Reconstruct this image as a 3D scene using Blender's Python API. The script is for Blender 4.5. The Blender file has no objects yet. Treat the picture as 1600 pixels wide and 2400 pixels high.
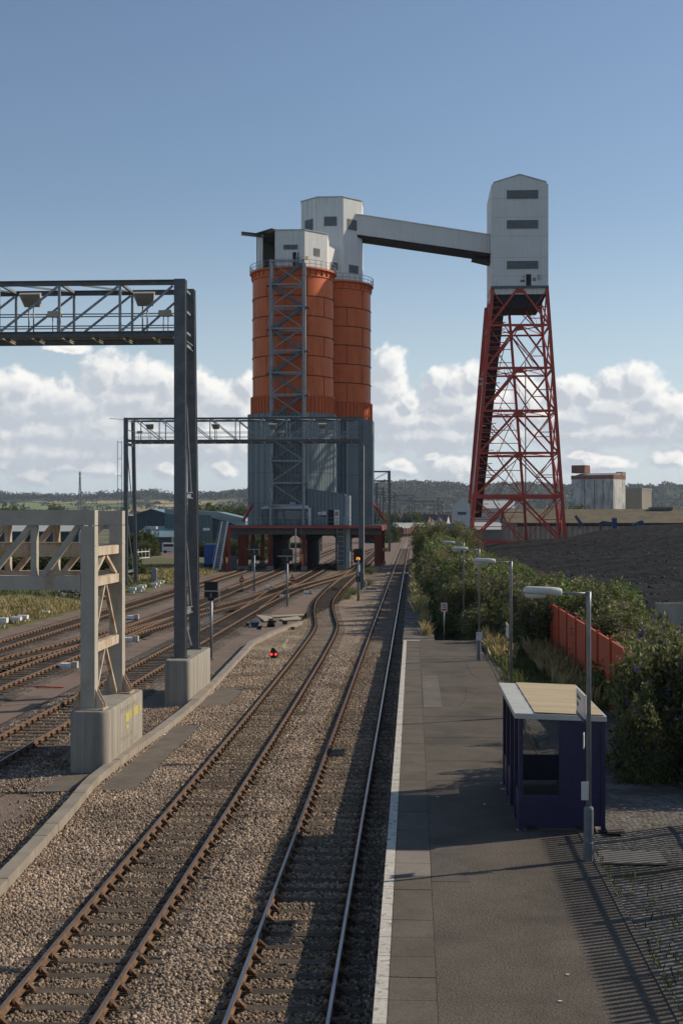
import bpy, bmesh, math, random
import numpy as np
from mathutils import Vector, Matrix
random.seed(7); rng = np.random.default_rng(7)
C0 = bpy.context.scene.collection
scene = bpy.context.scene
R = math.radians
# ---------------------------------------------------------------- camera, sun, sky, exposure
F, CX, HY, H = 3100.0, 800.0, 1215.0, 7.35          # focal length and horizon in pixels of the 1600 x 2400 photograph, eye height
YAW = math.atan(168 / 3100.0); CY_, SY_ = math.cos(YAW), math.sin(YAW)
cd = bpy.data.cameras.new('camera'); cam = bpy.data.objects.new('camera', cd); C0.objects.link(cam)
cd.sensor_fit = 'VERTICAL'; cd.sensor_height = 36; cd.lens = F / 2400 * 36
cd.shift_y = (HY - 1200) / 2400.0
cd.clip_start = 0.5; cd.clip_end = 30000
cam.location = (0, 0, H); cam.rotation_euler = (R(90), 0, YAW)
scene.camera = cam
SUN_AZ, SUN_EL = R(65.9), R(30.4)                    # clockwise from +Y, and up
sd = Vector((math.sin(SUN_AZ) * math.cos(SUN_EL), math.cos(SUN_AZ) * math.cos(SUN_EL), math.sin(SUN_EL)))
sl = bpy.data.lights.new('sun', 'SUN'); sl.energy = 4.9; sl.angle = R(0.53); sl.color = (1.0, 0.875, 0.70)
so = bpy.data.objects.new('sun', sl); C0.objects.link(so); so.rotation_euler = sd.to_track_quat('Z', 'Y').to_euler()
so.location = (60, 60, 90)
scene.view_settings.view_transform = 'Standard'; scene.view_settings.look = 'None'
scene.view_settings.exposure = -0.22; scene.view_settings.gamma = 1.0
scene.render.engine = 'CYCLES'
scene.cycles.use_denoising = True
scene.cycles.max_bounces = 5; scene.cycles.diffuse_bounces = 2; scene.cycles.glossy_bounces = 2
scene.cycles.transmission_bounces = 3; scene.cycles.volume_bounces = 0; scene.cycles.transparent_max_bounces = 6
scene.cycles.caustics_reflective = False; scene.cycles.caustics_refractive = False

world = bpy.data.worlds.new('World'); scene.world = world; world.use_nodes = True
wn, wl = world.node_tree.nodes, world.node_tree.links
wn.clear()
def N(t, **kw):
    n = wn.new(t)
    for k, v in kw.items(): setattr(n, k, v)
    return n
def mth(op, a, b=None, c=None, clamp=False):
    n = wn.new('ShaderNodeMath'); n.operation = op; n.use_clamp = clamp
    for i, v in enumerate((a, b, c)):
        if v is None: continue
        if isinstance(v, (int, float)): n.inputs[i].default_value = v
        else: wl.new(v, n.inputs[i])
    return n.outputs[0]
sky = N('ShaderNodeTexSky'); sky.sky_type = 'NISHITA'; sky.sun_disc = False
sky.sun_elevation = SUN_EL; sky.sun_rotation = SUN_AZ; sky.altitude = 10; sky.air_density = 1.0; sky.dust_density = 0.35; sky.ozone_density = 1.3
tc = N('ShaderNodeTexCoord'); sp = N('ShaderNodeSeparateXYZ'); wl.new(tc.outputs['Generated'], sp.inputs[0])
az = mth('MULTIPLY', mth('ADD', mth('ARCTAN2', sp.outputs[0], sp.outputs[1]), YAW), 31.0)      # azimuth and elevation, one unit = 1/31 radian
el = mth('MULTIPLY', mth('ARCSINE', sp.outputs[2]), 31.0)
pc = N('ShaderNodeCombineXYZ'); wl.new(az, pc.inputs[0]); wl.new(el, pc.inputs[1])
CLOUDS = [(245,883,55,50),(314,893,55,50),(356,899,48,44),(402,908,45,42),(470,912,42,42),(509,940,50,42),(555,948,45,40),(585,908,30,30),
 (306,945,165,58),(50,925,50,46),(10,930,60,50),(115,950,66,50),(38,966,120,58),(172,964,120,58),(249,998,210,56),(110,1020,200,42),(420,960,120,55),
 (250,1020,340,75),(110,1065,250,45),(450,1035,200,50),(1010,1020,170,42),(1450,1015,240,38),(77,1112,52,34),(153,1098,52,20),(237,1098,62,22),(19,1086,42,18),(390,1101,34,24),(524,1098,34,26),(490,1056,40,18),(160,822,52,12),
 (913,856,37,38),(908,906,45,50),(898,964,62,46),(961,947,26,26),(937,988,84,30),(1034,898,35,34),(1073,898,35,34),(1111,889,38,36),
 (1058,940,78,50),(1034,984,115,30),(1111,976,95,40),(1185,954,75,45),(1228,928,45,40),(1339,920,40,36),(1383,925,35,34),(1441,911,40,38),
 (1490,902,45,44),(1518,940,50,46),(1567,969,56,44),(1422,964,135,45),(1349,984,112,30),(1528,990,120,34),(1640,985,70,40),(1397,1032,72,12),
 (937,1095,42,24),(1058,1095,62,34),(1010,1071,30,14),(1363,1071,45,18),(1567,1080,45,22),(1397,1092,85,20),(-120,930,120,60),(1800,950,120,60),
 (-320,960,140,50),(2050,930,90,60)]
def cloud_field(off):
    """distance field of the cumulus heaps at a direction, with billows added"""
    p = N('ShaderNodeVectorMath', operation='ADD'); wl.new(pc.outputs[0], p.inputs[0]); p.inputs[1].default_value = off
    wz = N('ShaderNodeTexNoise'); wz.inputs['Scale'].default_value = 2.2; wz.inputs['Detail'].default_value = 3; wl.new(p.outputs[0], wz.inputs['Vector'])
    sub = N('ShaderNodeVectorMath', operation='MULTIPLY_ADD'); wl.new(wz.outputs['Color'], sub.inputs[0]); sub.inputs[1].default_value = (.42, .34, 0); sub.inputs[2].default_value = (-.21, -.17, 0)
    pw = N('ShaderNodeVectorMath', operation='ADD'); wl.new(p.outputs[0], pw.inputs[0]); wl.new(sub.outputs[0], pw.inputs[1])
    cur = None
    for (x, y, rx, ry) in CLOUDS:
        m = N('ShaderNodeVectorMath', operation='MULTIPLY_ADD'); wl.new(pw.outputs[0], m.inputs[0])
        a_, e_ = math.atan((x - CX) / F) * 31, math.atan((HY - y) / F) * 31
        sx, sy = 100 / rx, 100 / ry
        m.inputs[1].default_value = (sx, sy, 0); m.inputs[2].default_value = (-a_ * sx, -e_ * sy, 0)
        ln = N('ShaderNodeVectorMath', operation='LENGTH'); wl.new(m.outputs[0], ln.inputs[0])
        d = ln.outputs['Value']
        cur = d if cur is None else mth('SMOOTH_MIN', cur, d, 0.28)
    nz = N('ShaderNodeTexNoise'); nz.inputs['Scale'].default_value = 3.4; nz.inputs['Detail'].default_value = 8; nz.inputs['Roughness'].default_value = .58
    wl.new(p.outputs[0], nz.inputs['Vector'])
    return mth('ADD', cur, mth('MULTIPLY', mth('SUBTRACT', nz.outputs['Fac'], .5), 1.05))
f0 = cloud_field((0, 0, 0)); f1 = cloud_field((.16, .20, 0))
def smooth(x, lo, hi):
    n = N('ShaderNodeMapRange'); n.interpolation_type = 'SMOOTHSTEP'; wl.new(x, n.inputs['Value'])
    n.inputs['From Min'].default_value = lo; n.inputs['From Max'].default_value = hi; return n.outputs['Result']
cover = mth('MULTIPLY', mth('SUBTRACT', 1.0, smooth(f0, .82, 1.36)), .93)
lit = smooth(mth('SUBTRACT', f1, f0), -.25, .62)
lit2 = mth('MULTIPLY', lit, mth('SUBTRACT', 1.0, mth('MULTIPLY', smooth(f0, .62, .1), .5)))
cm = N('ShaderNodeMix', data_type='RGBA'); wl.new(lit2, cm.inputs['Factor'])
cm.inputs['A'].default_value = (5.3, 5.7, 6.3, 1); cm.inputs['B'].default_value = (10.0, 9.8, 9.4, 1)
CLOUD_MIX = cm
hz = smooth(el, 7.5, -.6)
vm = N('ShaderNodeMix', data_type='RGBA'); wl.new(mth('MULTIPLY', hz, .85), vm.inputs['Factor'])
tint = N('ShaderNodeMix', data_type='RGBA', blend_type='MULTIPLY'); tint.inputs['Factor'].default_value = 1
wl.new(sky.outputs[0], tint.inputs['A']); tint.inputs['B'].default_value = (.985, .985, 1.0, 1)
wl.new(tint.outputs['Result'], vm.inputs['A']); vm.inputs['B'].default_value = (5.9, 6.8, 7.7, 1)
sm = N('ShaderNodeMix', data_type='RGBA'); wl.new(cover, sm.inputs['Factor']); wl.new(vm.outputs['Result'], sm.inputs['A']); wl.new(cm.outputs['Result'], sm.inputs['B'])
bg = N('ShaderNodeBackground'); bg.inputs['Strength'].default_value = 0.122; wl.new(sm.outputs['Result'], bg.inputs['Color'])
wo = N('ShaderNodeOutputWorld'); wl.new(bg.outputs[0], wo.inputs['Surface'])
try: world.cycles.sampling_method = 'MANUAL'; world.cycles.sample_map_resolution = 512
except Exception: pass

# ---------------------------------------------------------------- coordinates
def C(x, y, z): return Vector((x * CY_ - y * SY_, x * SY_ + y * CY_, z))       # metres right / ahead of the eye -> world (world Y runs along the main line)
def S(px, py, Y): return C((px - CX) / F * Y, Y, H - (py - HY) / F * Y)
def G(px, py, z=0.0): return S(px, py, F * (H - z) / (py - HY))
# ---------------------------------------------------------------- materials
MATS = {}
def M(name, col, rough=.75, metal=0.0, var=.18, scale=2.0, col2=None, bump=0.0, bscale=30.0, stretch=None, spec=.35, fine=0.0, detail=5, thr=(.35, .65), rnd=0.0):
    if name in MATS: return MATS[name]
    m = bpy.data.materials.new(name); m.use_nodes = True; MATS[name] = m
    nt = m.node_tree; b = nt.nodes['Principled BSDF']; L = nt.links.new
    b.inputs['Roughness'].default_value = rough; b.inputs['Metallic'].default_value = metal
    b.inputs['Specular IOR Level'].default_value = spec
    t = nt.nodes.new('ShaderNodeTexCoord'); mp = nt.nodes.new('ShaderNodeMapping'); L(t.outputs['Object'], mp.inputs['Vector'])
    if stretch: mp.inputs['Scale'].default_value = stretch
    if rnd:
        oi = nt.nodes.new('ShaderNodeObjectInfo'); cb = nt.nodes.new('ShaderNodeVectorMath'); cb.operation = 'SCALE'; cb.inputs[0].default_value = (37, 21, 13); L(oi.outputs['Random'], cb.inputs['Scale']); L(cb.outputs[0], mp.inputs['Location'])
    n = nt.nodes.new('ShaderNodeTexNoise'); n.inputs['Scale'].default_value = scale; n.inputs['Detail'].default_value = detail; n.inputs['Roughness'].default_value = .62
    L(mp.outputs[0], n.inputs['Vector'])
    mr = nt.nodes.new('ShaderNodeMapRange'); mr.inputs['From Min'].default_value, mr.inputs['From Max'].default_value = thr; L(n.outputs['Fac'], mr.inputs['Value'])
    mx = nt.nodes.new('ShaderNodeMix'); mx.data_type = 'RGBA'; L(mr.outputs['Result'], mx.inputs['Factor'])
    c2 = col2 or tuple(min(1, c * (1 + var)) for c in col)
    c1 = col if col2 else tuple(c * (1 - var) for c in col)
    mx.inputs['A'].default_value = (*c1, 1); mx.inputs['B'].default_value = (*c2, 1)
    out = mx.outputs['Result']
    if fine:
        n2 = nt.nodes.new('ShaderNodeTexNoise'); n2.inputs['Scale'].default_value = bscale; n2.inputs['Detail'].default_value = 4; L(mp.outputs[0], n2.inputs['Vector'])
        r2 = nt.nodes.new('ShaderNodeMapRange'); r2.inputs['From Min'].default_value = .3; r2.inputs['From Max'].default_value = .7
        r2.inputs['To Min'].default_value = 1 - fine; r2.inputs['To Max'].default_value = 1 + fine; L(n2.outputs['Fac'], r2.inputs['Value'])
        m2 = nt.nodes.new('ShaderNodeVectorMath'); m2.operation = 'SCALE'; L(out, m2.inputs[0]); L(r2.outputs['Result'], m2.inputs['Scale']); out = m2.outputs[0]
    if rnd:
        r3 = nt.nodes.new('ShaderNodeMapRange'); r3.inputs['To Min'].default_value = 1 - rnd; r3.inputs['To Max'].default_value = 1 + rnd; L(oi.outputs['Random'], r3.inputs['Value'])
        m3 = nt.nodes.new('ShaderNodeVectorMath'); m3.operation = 'SCALE'; L(out, m3.inputs[0]); L(r3.outputs['Result'], m3.inputs['Scale']); out = m3.outputs[0]
    L(out, b.inputs['Base Color'])
    if bump:
        bn = nt.nodes.new('ShaderNodeTexNoise'); bn.inputs['Scale'].default_value = bscale; bn.inputs['Detail'].default_value = 6; L(mp.outputs[0], bn.inputs['Vector'])
        bp = nt.nodes.new('ShaderNodeBump'); bp.inputs['Strength'].default_value = bump; bp.inputs['Distance'].default_value = .05
        L(bn.outputs['Fac'], bp.inputs['Height']); L(bp.outputs[0], b.inputs['Normal'])
    return m
def corrugate(m, pitch, axis=(1, .45, 0), strength=.6, dark=.75, dist=.03):
    """adds folded-sheet ribs (bump and darker grooves) to a material"""
    nt = m.node_tree; b = nt.nodes['Principled BSDF']; L = nt.links.new
    t = nt.nodes.new('ShaderNodeTexCoord'); d = nt.nodes.new('ShaderNodeVectorMath'); d.operation = 'DOT_PRODUCT'; L(t.outputs['Object'], d.inputs[0]); d.inputs[1].default_value = axis
    s = nt.nodes.new('ShaderNodeMath'); s.operation = 'MULTIPLY'; L(d.outputs['Value'], s.inputs[0]); s.inputs[1].default_value = 2 * math.pi / pitch
    w = nt.nodes.new('ShaderNodeMath'); w.operation = 'SINE'; L(s.outputs[0], w.inputs[0])
    mr = nt.nodes.new('ShaderNodeMapRange'); mr.inputs['From Min'].default_value = -.6; mr.inputs['From Max'].default_value = .2; L(w.outputs[0], mr.inputs['Value'])
    bp = nt.nodes.new('ShaderNodeBump'); bp.inputs['Strength'].default_value = strength; bp.inputs['Distance'].default_value = dist
    L(mr.outputs['Result'], bp.inputs['Height']); L(bp.outputs[0], b.inputs['Normal'])
    src = b.inputs['Base Color'].links[0].from_socket
    r2 = nt.nodes.new('ShaderNodeMapRange'); r2.inputs['To Min'].default_value = dark; r2.inputs['To Max'].default_value = 1; L(mr.outputs['Result'], r2.inputs['Value'])
    m2 = nt.nodes.new('ShaderNodeVectorMath'); m2.operation = 'SCALE'; L(src, m2.inputs[0]); L(r2.outputs['Result'], m2.inputs['Scale']); L(m2.outputs[0], b.inputs['Base Color'])
    return m
def layer(m, col, scale, thr, stretch=None, amount=1.0):
    """a second, patchy colour (rust, stain, moss) over a material"""
    nt = m.node_tree; b = nt.nodes['Principled BSDF']; L = nt.links.new
    t = nt.nodes.new('ShaderNodeTexCoord'); mp = nt.nodes.new('ShaderNodeMapping'); L(t.outputs['Object'], mp.inputs['Vector'])
    if stretch: mp.inputs['Scale'].default_value = stretch
    mp.inputs['Location'].default_value = (scale * 3.1, 7.7, 1.3)
    n = nt.nodes.new('ShaderNodeTexNoise'); n.inputs['Scale'].default_value = scale; n.inputs['Detail'].default_value = 7; n.inputs['Roughness'].default_value = .65; L(mp.outputs[0], n.inputs['Vector'])
    mr = nt.nodes.new('ShaderNodeMapRange'); mr.inputs['From Min'].default_value, mr.inputs['From Max'].default_value = thr; mr.inputs['To Max'].default_value = amount; L(n.outputs['Fac'], mr.inputs['Value'])
    mx = nt.nodes.new('ShaderNodeMix'); mx.data_type = 'RGBA'; L(mr.outputs['Result'], mx.inputs['Factor']); L(b.inputs['Base Color'].links[0].from_socket, mx.inputs['A']); mx.inputs['B'].default_value = (*col, 1)
    L(mx.outputs['Result'], b.inputs['Base Color']); return m
def lamp_mat(name, col, strength):
    m = bpy.data.materials.new(name); m.use_nodes = True; b = m.node_tree.nodes['Principled BSDF']
    b.inputs['Base Color'].default_value = (*col, 1); b.inputs['Emission Color'].default_value = (*col, 1); b.inputs['Emission Strength'].default_value = strength
    MATS[name] = m; return m
def glass_mat(name, col, rough=.08, alpha=.5):
    m = bpy.data.materials.new(name); m.use_nodes = True; nt = m.node_tree; b = nt.nodes['Principled BSDF']
    b.inputs['Base Color'].default_value = (*col, 1); b.inputs['Roughness'].default_value = rough; b.inputs['Alpha'].default_value = alpha; MATS[name] = m; return m
# ---------------------------------------------------------------- mesh builder and scene helpers
class MB:
    def __init__(s): s.v = []; s.f = []; s.sm = []; s.mi = []
    def add(s, vs, fs, smooth=False, mi=0):
        o = len(s.v); s.v.extend(Vector(v) for v in vs)
        for f in fs: s.f.append([i + o for i in f]); s.sm.append(smooth); s.mi.append(mi)
        return s
    def box(s, x0, x1, y0, y1, z0, z1, mi=0):
        return s.add([(x0,y0,z0),(x1,y0,z0),(x1,y1,z0),(x0,y1,z0),(x0,y0,z1),(x1,y0,z1),(x1,y1,z1),(x0,y1,z1)],
              [(3,2,1,0),(4,5,6,7),(0,1,5,4),(1,2,6,5),(2,3,7,6),(3,0,4,7)], mi=mi)
    def bar(s, p, q, w, h=None, up=(0, 0, 1), mi=0):
        """rectangular bar from p to q, w wide sideways and h along up"""
        h = w if h is None else h
        p, q = Vector(p), Vector(q); d = (q - p).normalized(); up = Vector(up)
        if abs(d.dot(up)) > .97: up = Vector((0, 1, 0)) if abs(d.y) < .9 else Vector((1, 0, 0))
        a = d.cross(up).normalized(); b = a.cross(d).normalized()
        a *= w / 2; b *= h / 2
        return s.add([p-a-b, p+a-b, p+a+b, p-a+b, q-a-b, q+a-b, q+a+b, q-a+b], [(0,1,2,3),(7,6,5,4),(0,4,5,1),(1,5,6,2),(2,6,7,3),(3,7,4,0)], mi=mi)
    def ibar(s, p, q, w, h, t=.025, up=(0, 0, 1), mi=0):
        """I-section from p to q: flanges w wide, h apart along up"""
        p, q = Vector(p), Vector(q); d = (q - p).normalized(); up = Vector(up)
        if abs(d.dot(up)) > .97: up = Vector((0, 1, 0))
        a = d.cross(up).normalized(); b = a.cross(d).normalized()
        o = b * (h / 2 - t / 2)
        s.bar(p + o, q + o, w, t, up, mi); s.bar(p - o, q - o, w, t, up, mi); s.bar(p, q, t, h - 2 * t - .004, up, mi); return s
    def tube(s, pts, r, n=8, cap=True, mi=0):
        pts = [Vector(p) for p in pts]; k = len(pts); rr = r if isinstance(r, (list, tuple)) else [r] * k
        o = len(s.v); ref = None
        for i, p in enumerate(pts):
            d = (pts[min(i+1, k-1)] - pts[max(i-1, 0)]).normalized()
            if ref is None: ref = Vector((0, 0, 1)) if abs(d.z) < .9 else Vector((1, 0, 0))
            a = d.cross(ref).normalized(); b = a.cross(d).normalized(); ref = b
            for j in range(n):
                t = 2 * math.pi * j / n; s.v.append(p + (a * math.cos(t) + b * math.sin(t)) * rr[i])
        for i in range(k - 1):
            for j in range(n):
                s.f.append([o+i*n+j, o+i*n+(j+1) % n, o+(i+1)*n+(j+1) % n, o+(i+1)*n+j]); s.sm.append(True); s.mi.append(mi)
        if cap:
            s.f.append([o + j for j in range(n)][::-1]); s.f.append([o + (k-1)*n + j for j in range(n)]); s.sm += [False]*2; s.mi += [mi]*2
        return s
    def lathe(s, prof, c=(0, 0, 0), n=24, smooth=True, mi=0, a0=0.0):
        c = Vector(c); o = len(s.v); k = len(prof)
        for (r, z) in prof:
            for j in range(n):
                t = a0 + 2 * math.pi * j / n; s.v.append(c + Vector((r * math.cos(t), r * math.sin(t), z)))
        for i in range(k - 1):
            for j in range(n):
                s.f.append([o+i*n+j, o+i*n+(j+1) % n, o+(i+1)*n+(j+1) % n, o+(i+1)*n+j]); s.sm.append(smooth); s.mi.append(mi)
        return s
    def disc(s, c, r, n=24, mi=0, a0=0.0, up=1):
        c = Vector(c); vs = [c + Vector((r*math.cos(a0+2*math.pi*j/n), r*math.sin(a0+2*math.pi*j/n), 0)) for j in range(n)]
        return s.add(vs, [tuple(range(n)) if up > 0 else tuple(range(n))[::-1]], mi=mi)
    def prism(s, poly, e, mi=0, smooth=False):
        """polygon (3D points) extruded along vector e"""
        e = Vector(e); P = [Vector(p) for p in poly]; n = len(P)
        fs = [tuple(range(n))[::-1], tuple(range(n, 2*n))]
        s.add(P + [p + e for p in P], fs, mi=mi)
        o = len(s.v) - 2 * n
        for j in range(n):
            s.f.append([o+j, o+(j+1) % n, o+n+(j+1) % n, o+n+j]); s.sm.append(smooth); s.mi.append(mi)
        return s
    def quad(s, *p, mi=0): return s.add(p, [tuple(range(len(p)))], mi=mi)
    def cam(s, i0=0):
        for i in range(i0, len(s.v)): v = s.v[i]; s.v[i] = C(v.x, v.y, v.z)
        return s
    def build(s, name, mat, parent=None, world=True):
        me = bpy.data.meshes.new(name)
        o = bpy.data.objects.new(name, me)
        off = Vector((0, 0, 0))
        if parent is not None and world:
            pp = parent
            while pp is not None: off += Vector(pp.location); pp = pp.parent
        me.from_pydata([tuple(v - off) for v in s.v], [], s.f); me.update()
        if any(s.sm): me.polygons.foreach_set('use_smooth', s.sm)
        mats = mat if isinstance(mat, (list, tuple)) else [mat]
        for m in mats: me.materials.append(m)
        if len(mats) > 1: me.polygons.foreach_set('material_index', s.mi)
        bm = bmesh.new(); bm.from_mesh(me); bmesh.ops.recalc_face_normals(bm, faces=bm.faces[:]) if len(me.polygons) < 60000 else None; bm.to_mesh(me); bm.free()
        C0.objects.link(o)
        if parent is not None: o.parent = parent
        return o
def tag(o, label=None, cat=None, group=None, kind=None):
    if label: o['label'] = label
    if cat: o['category'] = cat
    if group: o['group'] = group
    if kind: o['kind'] = kind
    return o
def thing(name, label, cat, loc=(0, 0, 0), group=None, rotz=0.0):
    o = bpy.data.objects.new(name, None); C0.objects.link(o); o.location = loc; o.rotation_euler = (0, 0, rotz); o.empty_display_size = .3
    return tag(o, label, cat, group)
def kids(o): return [c for c in list(bpy.data.objects) if c.parent is o]
CH = {}
def copy_tree(o, loc=None, rotz=None, label=None, scale=None, parent=None):
    c = o.copy(); C0.objects.link(c)
    if parent is not None: c.parent = parent
    if loc is not None: c.location = loc
    if rotz is not None: c.rotation_euler = (0, 0, rotz)
    if scale is not None: c.scale = scale
    if label: c['label'] = label
    for k in kids(o): copy_tree(k, parent=c)
    return c
def text_mesh(txt, size, mat, origin, right, up, parent=None, name='lettering', align='CENTER', depth=.004, font_scale=1.0):
    cu = bpy.data.curves.new('t', 'FONT'); cu.body = txt; cu.size = size; cu.align_x = align; cu.align_y = 'CENTER'; cu.extrude = depth / 2
    to = bpy.data.objects.new('t', cu); C0.objects.link(to)
    dg = bpy.context.evaluated_depsgraph_get(); me = bpy.data.meshes.new_from_object(to.evaluated_get(dg))
    bpy.data.objects.remove(to); bpy.data.curves.remove(cu)
    right, up = Vector(right).normalized(), Vector(up).normalized(); nrm = right.cross(up)
    off = Vector((0, 0, 0)); pp = parent
    while pp is not None: off += Vector(pp.location); pp = pp.parent
    for v in me.vertices: p = v.co.copy(); v.co = Vector(origin) + right * p.x * font_scale + up * p.y + nrm * p.z - off
    me.name = name; me.materials.clear(); me.materials.append(mat)
    o = bpy.data.objects.new(name, me); C0.objects.link(o)
    if parent is not None: o.parent = parent
    return o
# ================================================================ ground, ballast, yard
def stone_mat(name, cols, scale, bump=.8, mud=None, mudthr=(.45, .62), big=.35):
    m = bpy.data.materials.new(name); m.use_nodes = True; MATS[name] = m; nt = m.node_tree; b = nt.nodes['Principled BSDF']; L = nt.links.new
    b.inputs['Roughness'].default_value = .9; b.inputs['Specular IOR Level'].default_value = .2
    t = nt.nodes.new('ShaderNodeTexCoord')
    v = nt.nodes.new('ShaderNodeTexVoronoi'); v.inputs['Scale'].default_value = scale; L(t.outputs['Object'], v.inputs['Vector'])
    s = nt.nodes.new('ShaderNodeSeparateColor'); L(v.outputs['Color'], s.inputs[0])
    r = nt.nodes.new('ShaderNodeValToRGB'); L(s.outputs[0], r.inputs[0])
    while len(r.color_ramp.elements) < len(cols): r.color_ramp.elements.new(.5)
    for i, c in enumerate(cols): e = r.color_ramp.elements[i]; e.position = i / (len(cols) - 1); e.color = (*c, 1)
    d = nt.nodes.new('ShaderNodeMapRange'); d.inputs['From Min'].default_value = .25 / scale * 6; d.inputs['From Max'].default_value = .7 / scale * 12; L(v.outputs['Distance'], d.inputs['Value'])
    n = nt.nodes.new('ShaderNodeTexNoise'); n.inputs['Scale'].default_value = .45; n.inputs['Detail'].default_value = 6; L(t.outputs['Object'], n.inputs['Vector'])
    r2 = nt.nodes.new('ShaderNodeMapRange'); r2.inputs['From Min'].default_value = .3; r2.inputs['From Max'].default_value = .7; r2.inputs['To Min'].default_value = 1 - big; r2.inputs['To Max'].default_value = 1 + big; L(n.outputs['Fac'], r2.inputs['Value'])
    sc = nt.nodes.new('ShaderNodeVectorMath'); sc.operation = 'SCALE'; L(r.outputs[0], sc.inputs[0]); L(r2.outputs['Result'], sc.inputs['Scale'])
    out = sc.outputs[0]
    if mud:
        n3 = nt.nodes.new('ShaderNodeTexNoise'); n3.inputs['Scale'].default_value = .22; n3.inputs['Detail'].default_value = 8; n3.inputs['Roughness'].default_value = .65; L(t.outputs['Object'], n3.inputs['Vector'])
        r3 = nt.nodes.new('ShaderNodeMapRange'); r3.inputs['From Min'].default_value, r3.inputs['From Max'].default_value = mudthr; L(n3.outputs['Fac'], r3.inputs['Value'])
        mx = nt.nodes.new('ShaderNodeMix'); mx.data_type = 'RGBA'; L(r3.outputs['Result'], mx.inputs['Factor']); L(out, mx.inputs['A']); mx.inputs['B'].default_value = (*mud, 1); out = mx.outputs['Result']
    L(out, b.inputs['Base Color'])
    bp = nt.nodes.new('ShaderNodeBump'); bp.invert = True; bp.inputs['Strength'].default_value = bump; bp.inputs['Distance'].default_value = .05; L(v.outputs['Distance'], bp.inputs['Height']); L(bp.outputs[0], b.inputs['Normal'])
    return m
m_ballast = stone_mat('ballast_stone', [(0.095, 0.069, 0.044), (0.231, 0.172, 0.117), (0.340, 0.251, 0.178), (0.449, 0.350, 0.252), (0.177, 0.140, 0.101)], 17)
m_dirtybal = stone_mat('oily_ballast', [(.035,.028,.024), (.09,.07,.055), (.15,.115,.088), (.20,.165,.135)], 15, big=.4)
m_yard = stone_mat('yard_dust', [(.11,.083,.063), (.18,.138,.105), (.25,.195,.15), (.15,.115,.088)], 16, bump=.4, mud=(.215,.155,.118), mudthr=(.40, .60), big=.3)
m_ground = M('far_meadow', (.075, .085, .04), .95, scale=.02, col2=(.20, .17, .085), fine=.3, bscale=.3, thr=(.4, .6))
MB().box(-9000, 9000, -400, 9000, -1.4, -.55).build('ground', m_ground)['kind'] = 'structure'
g = MB()
g.quad((-75, 8, -.262), (-8.6, 8, -.262), (-8.6, 112, -.262), (9, 112, -.262), (9, 520, -.262), (60, 800, -.262), (-75, 800, -.262))
tag(g.build('yard_ground', m_yard), kind='structure')
tag(MB().quad((-8.75, 8, -.235), (-.5, 8, -.235), (-.5, 56, -.235), (-8.75, 56, -.235)).quad((-8.9, 56.005, -.173), (-.5, 56.005, -.173), (-.5, 470, -.173), (-3.6, 470, -.173), (-3.6, 170, -.173), (-7, 112, -.173), (-8.2, 96, -.173), (-9.3, 86, -.173), (-9.3, 68, -.173)).build('ballast_bed', m_ballast), kind='structure')

# ================================================================ railway
m_rail = M('rail_rust', (.135, .08, .05), .8, .25, col2=(.26, .155, .085), scale=5, spec=.3, fine=.25, bscale=60, bump=.2)
m_head = M('rail_head_polished', (.32, .31, .32), .28, 1.0, scale=1.2, col2=(.45, .43, .43))
m_headr = M('rail_head_dull', (.26, .19, .15), .45, .8, scale=1.5, col2=(.36, .28, .24))
m_sleep = M('sleeper_timber', (.055, .042, .03), .95, scale=3, col2=(.125, .096, .07), stretch=(.6, 5, 5), bump=.4, bscale=25, rnd=.3)
m_chair = M('cast_chair', (.075, .048, .03), .85, .2, scale=9, col2=(.19, .11, .06), rnd=.2)
def path_of(ctrl, v0, v1, step=1.5, sig=5.0):
    vs = np.arange(v0, v1 + step, step); cv, cu = zip(*ctrl)
    fine = np.arange(v0 - 30, v1 + 30, .5); fu = np.interp(fine, cv, cu)
    k = np.exp(-.5 * (np.arange(-30, 31) * .5 / sig) ** 2); k /= k.sum()
    fu = np.convolve(np.pad(fu, 30, 'edge'), k, 'valid')
    return vs, np.interp(vs, fine, fu), lambda v: float(np.interp(v, fine, fu))
PROF = [(-.035, 0), (.035, 0), (.034, -.042), (.011, -.052), (.011, -.108), (.038, -.118), (.038, -.145), (-.038, -.145), (-.038, -.118), (-.011, -.108), (-.011, -.052), (-.034, -.042)]
def sweep(mb, vs, us, off, prof, zoff=0.0, mi=0):
    n = len(prof); o = len(mb.v)
    du = np.gradient(us, vs)
    for v, u, d in zip(vs, us, du):
        l = math.sqrt(1 + d * d); nx, ny = 1 / l, -d / l
        for (a, z) in prof: mb.v.append(Vector((u + nx * (off + a), v + ny * (off + a), z + zoff)))
    for i in range(len(vs) - 1):
        for j in range(n):
            mb.f.append([o+i*n+j, o+i*n+(j+1) % n, o+(i+1)*n+(j+1) % n, o+(i+1)*n+j]); mb.sm.append(False); mb.mi.append(mi)
    mb.f.append([o+j for j in range(n)]); mb.f.append([o+(len(vs)-1)*n+j for j in range(n)][::-1]); mb.sm += [False]*2; mb.mi += [mi]*2
def sleeper_mb():
    b = MB(); b.box(-1.3, 1.3, -.125, .125, -.30, -.165); return b
def chair_mb(s=1):
    b = MB(); b.box(-.19, .19, -.1, .1, -.163, -.1452)
    for q in (-1, 1):
        b.prism([(q*.042, -.05, -.1452), (q*.17, -.05, -.1452), (q*.15, -.05, -.125), (q*.062, -.05, -.035), (q*.042, -.05, -.035)], (0, .1, 0))
    b.box(.04, .075, -.09, .09, -.098, -.052)          # the wooden key
    b.lathe([(.02, -.1452), (.02, -.115)], (.155, -.075, 0), 6); b.lathe([(.02, -.1452), (.02, -.115)], (-.155, .075, 0), 6)
    return b
SLEEPERS = {}; TRACKPATH = {}
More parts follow.
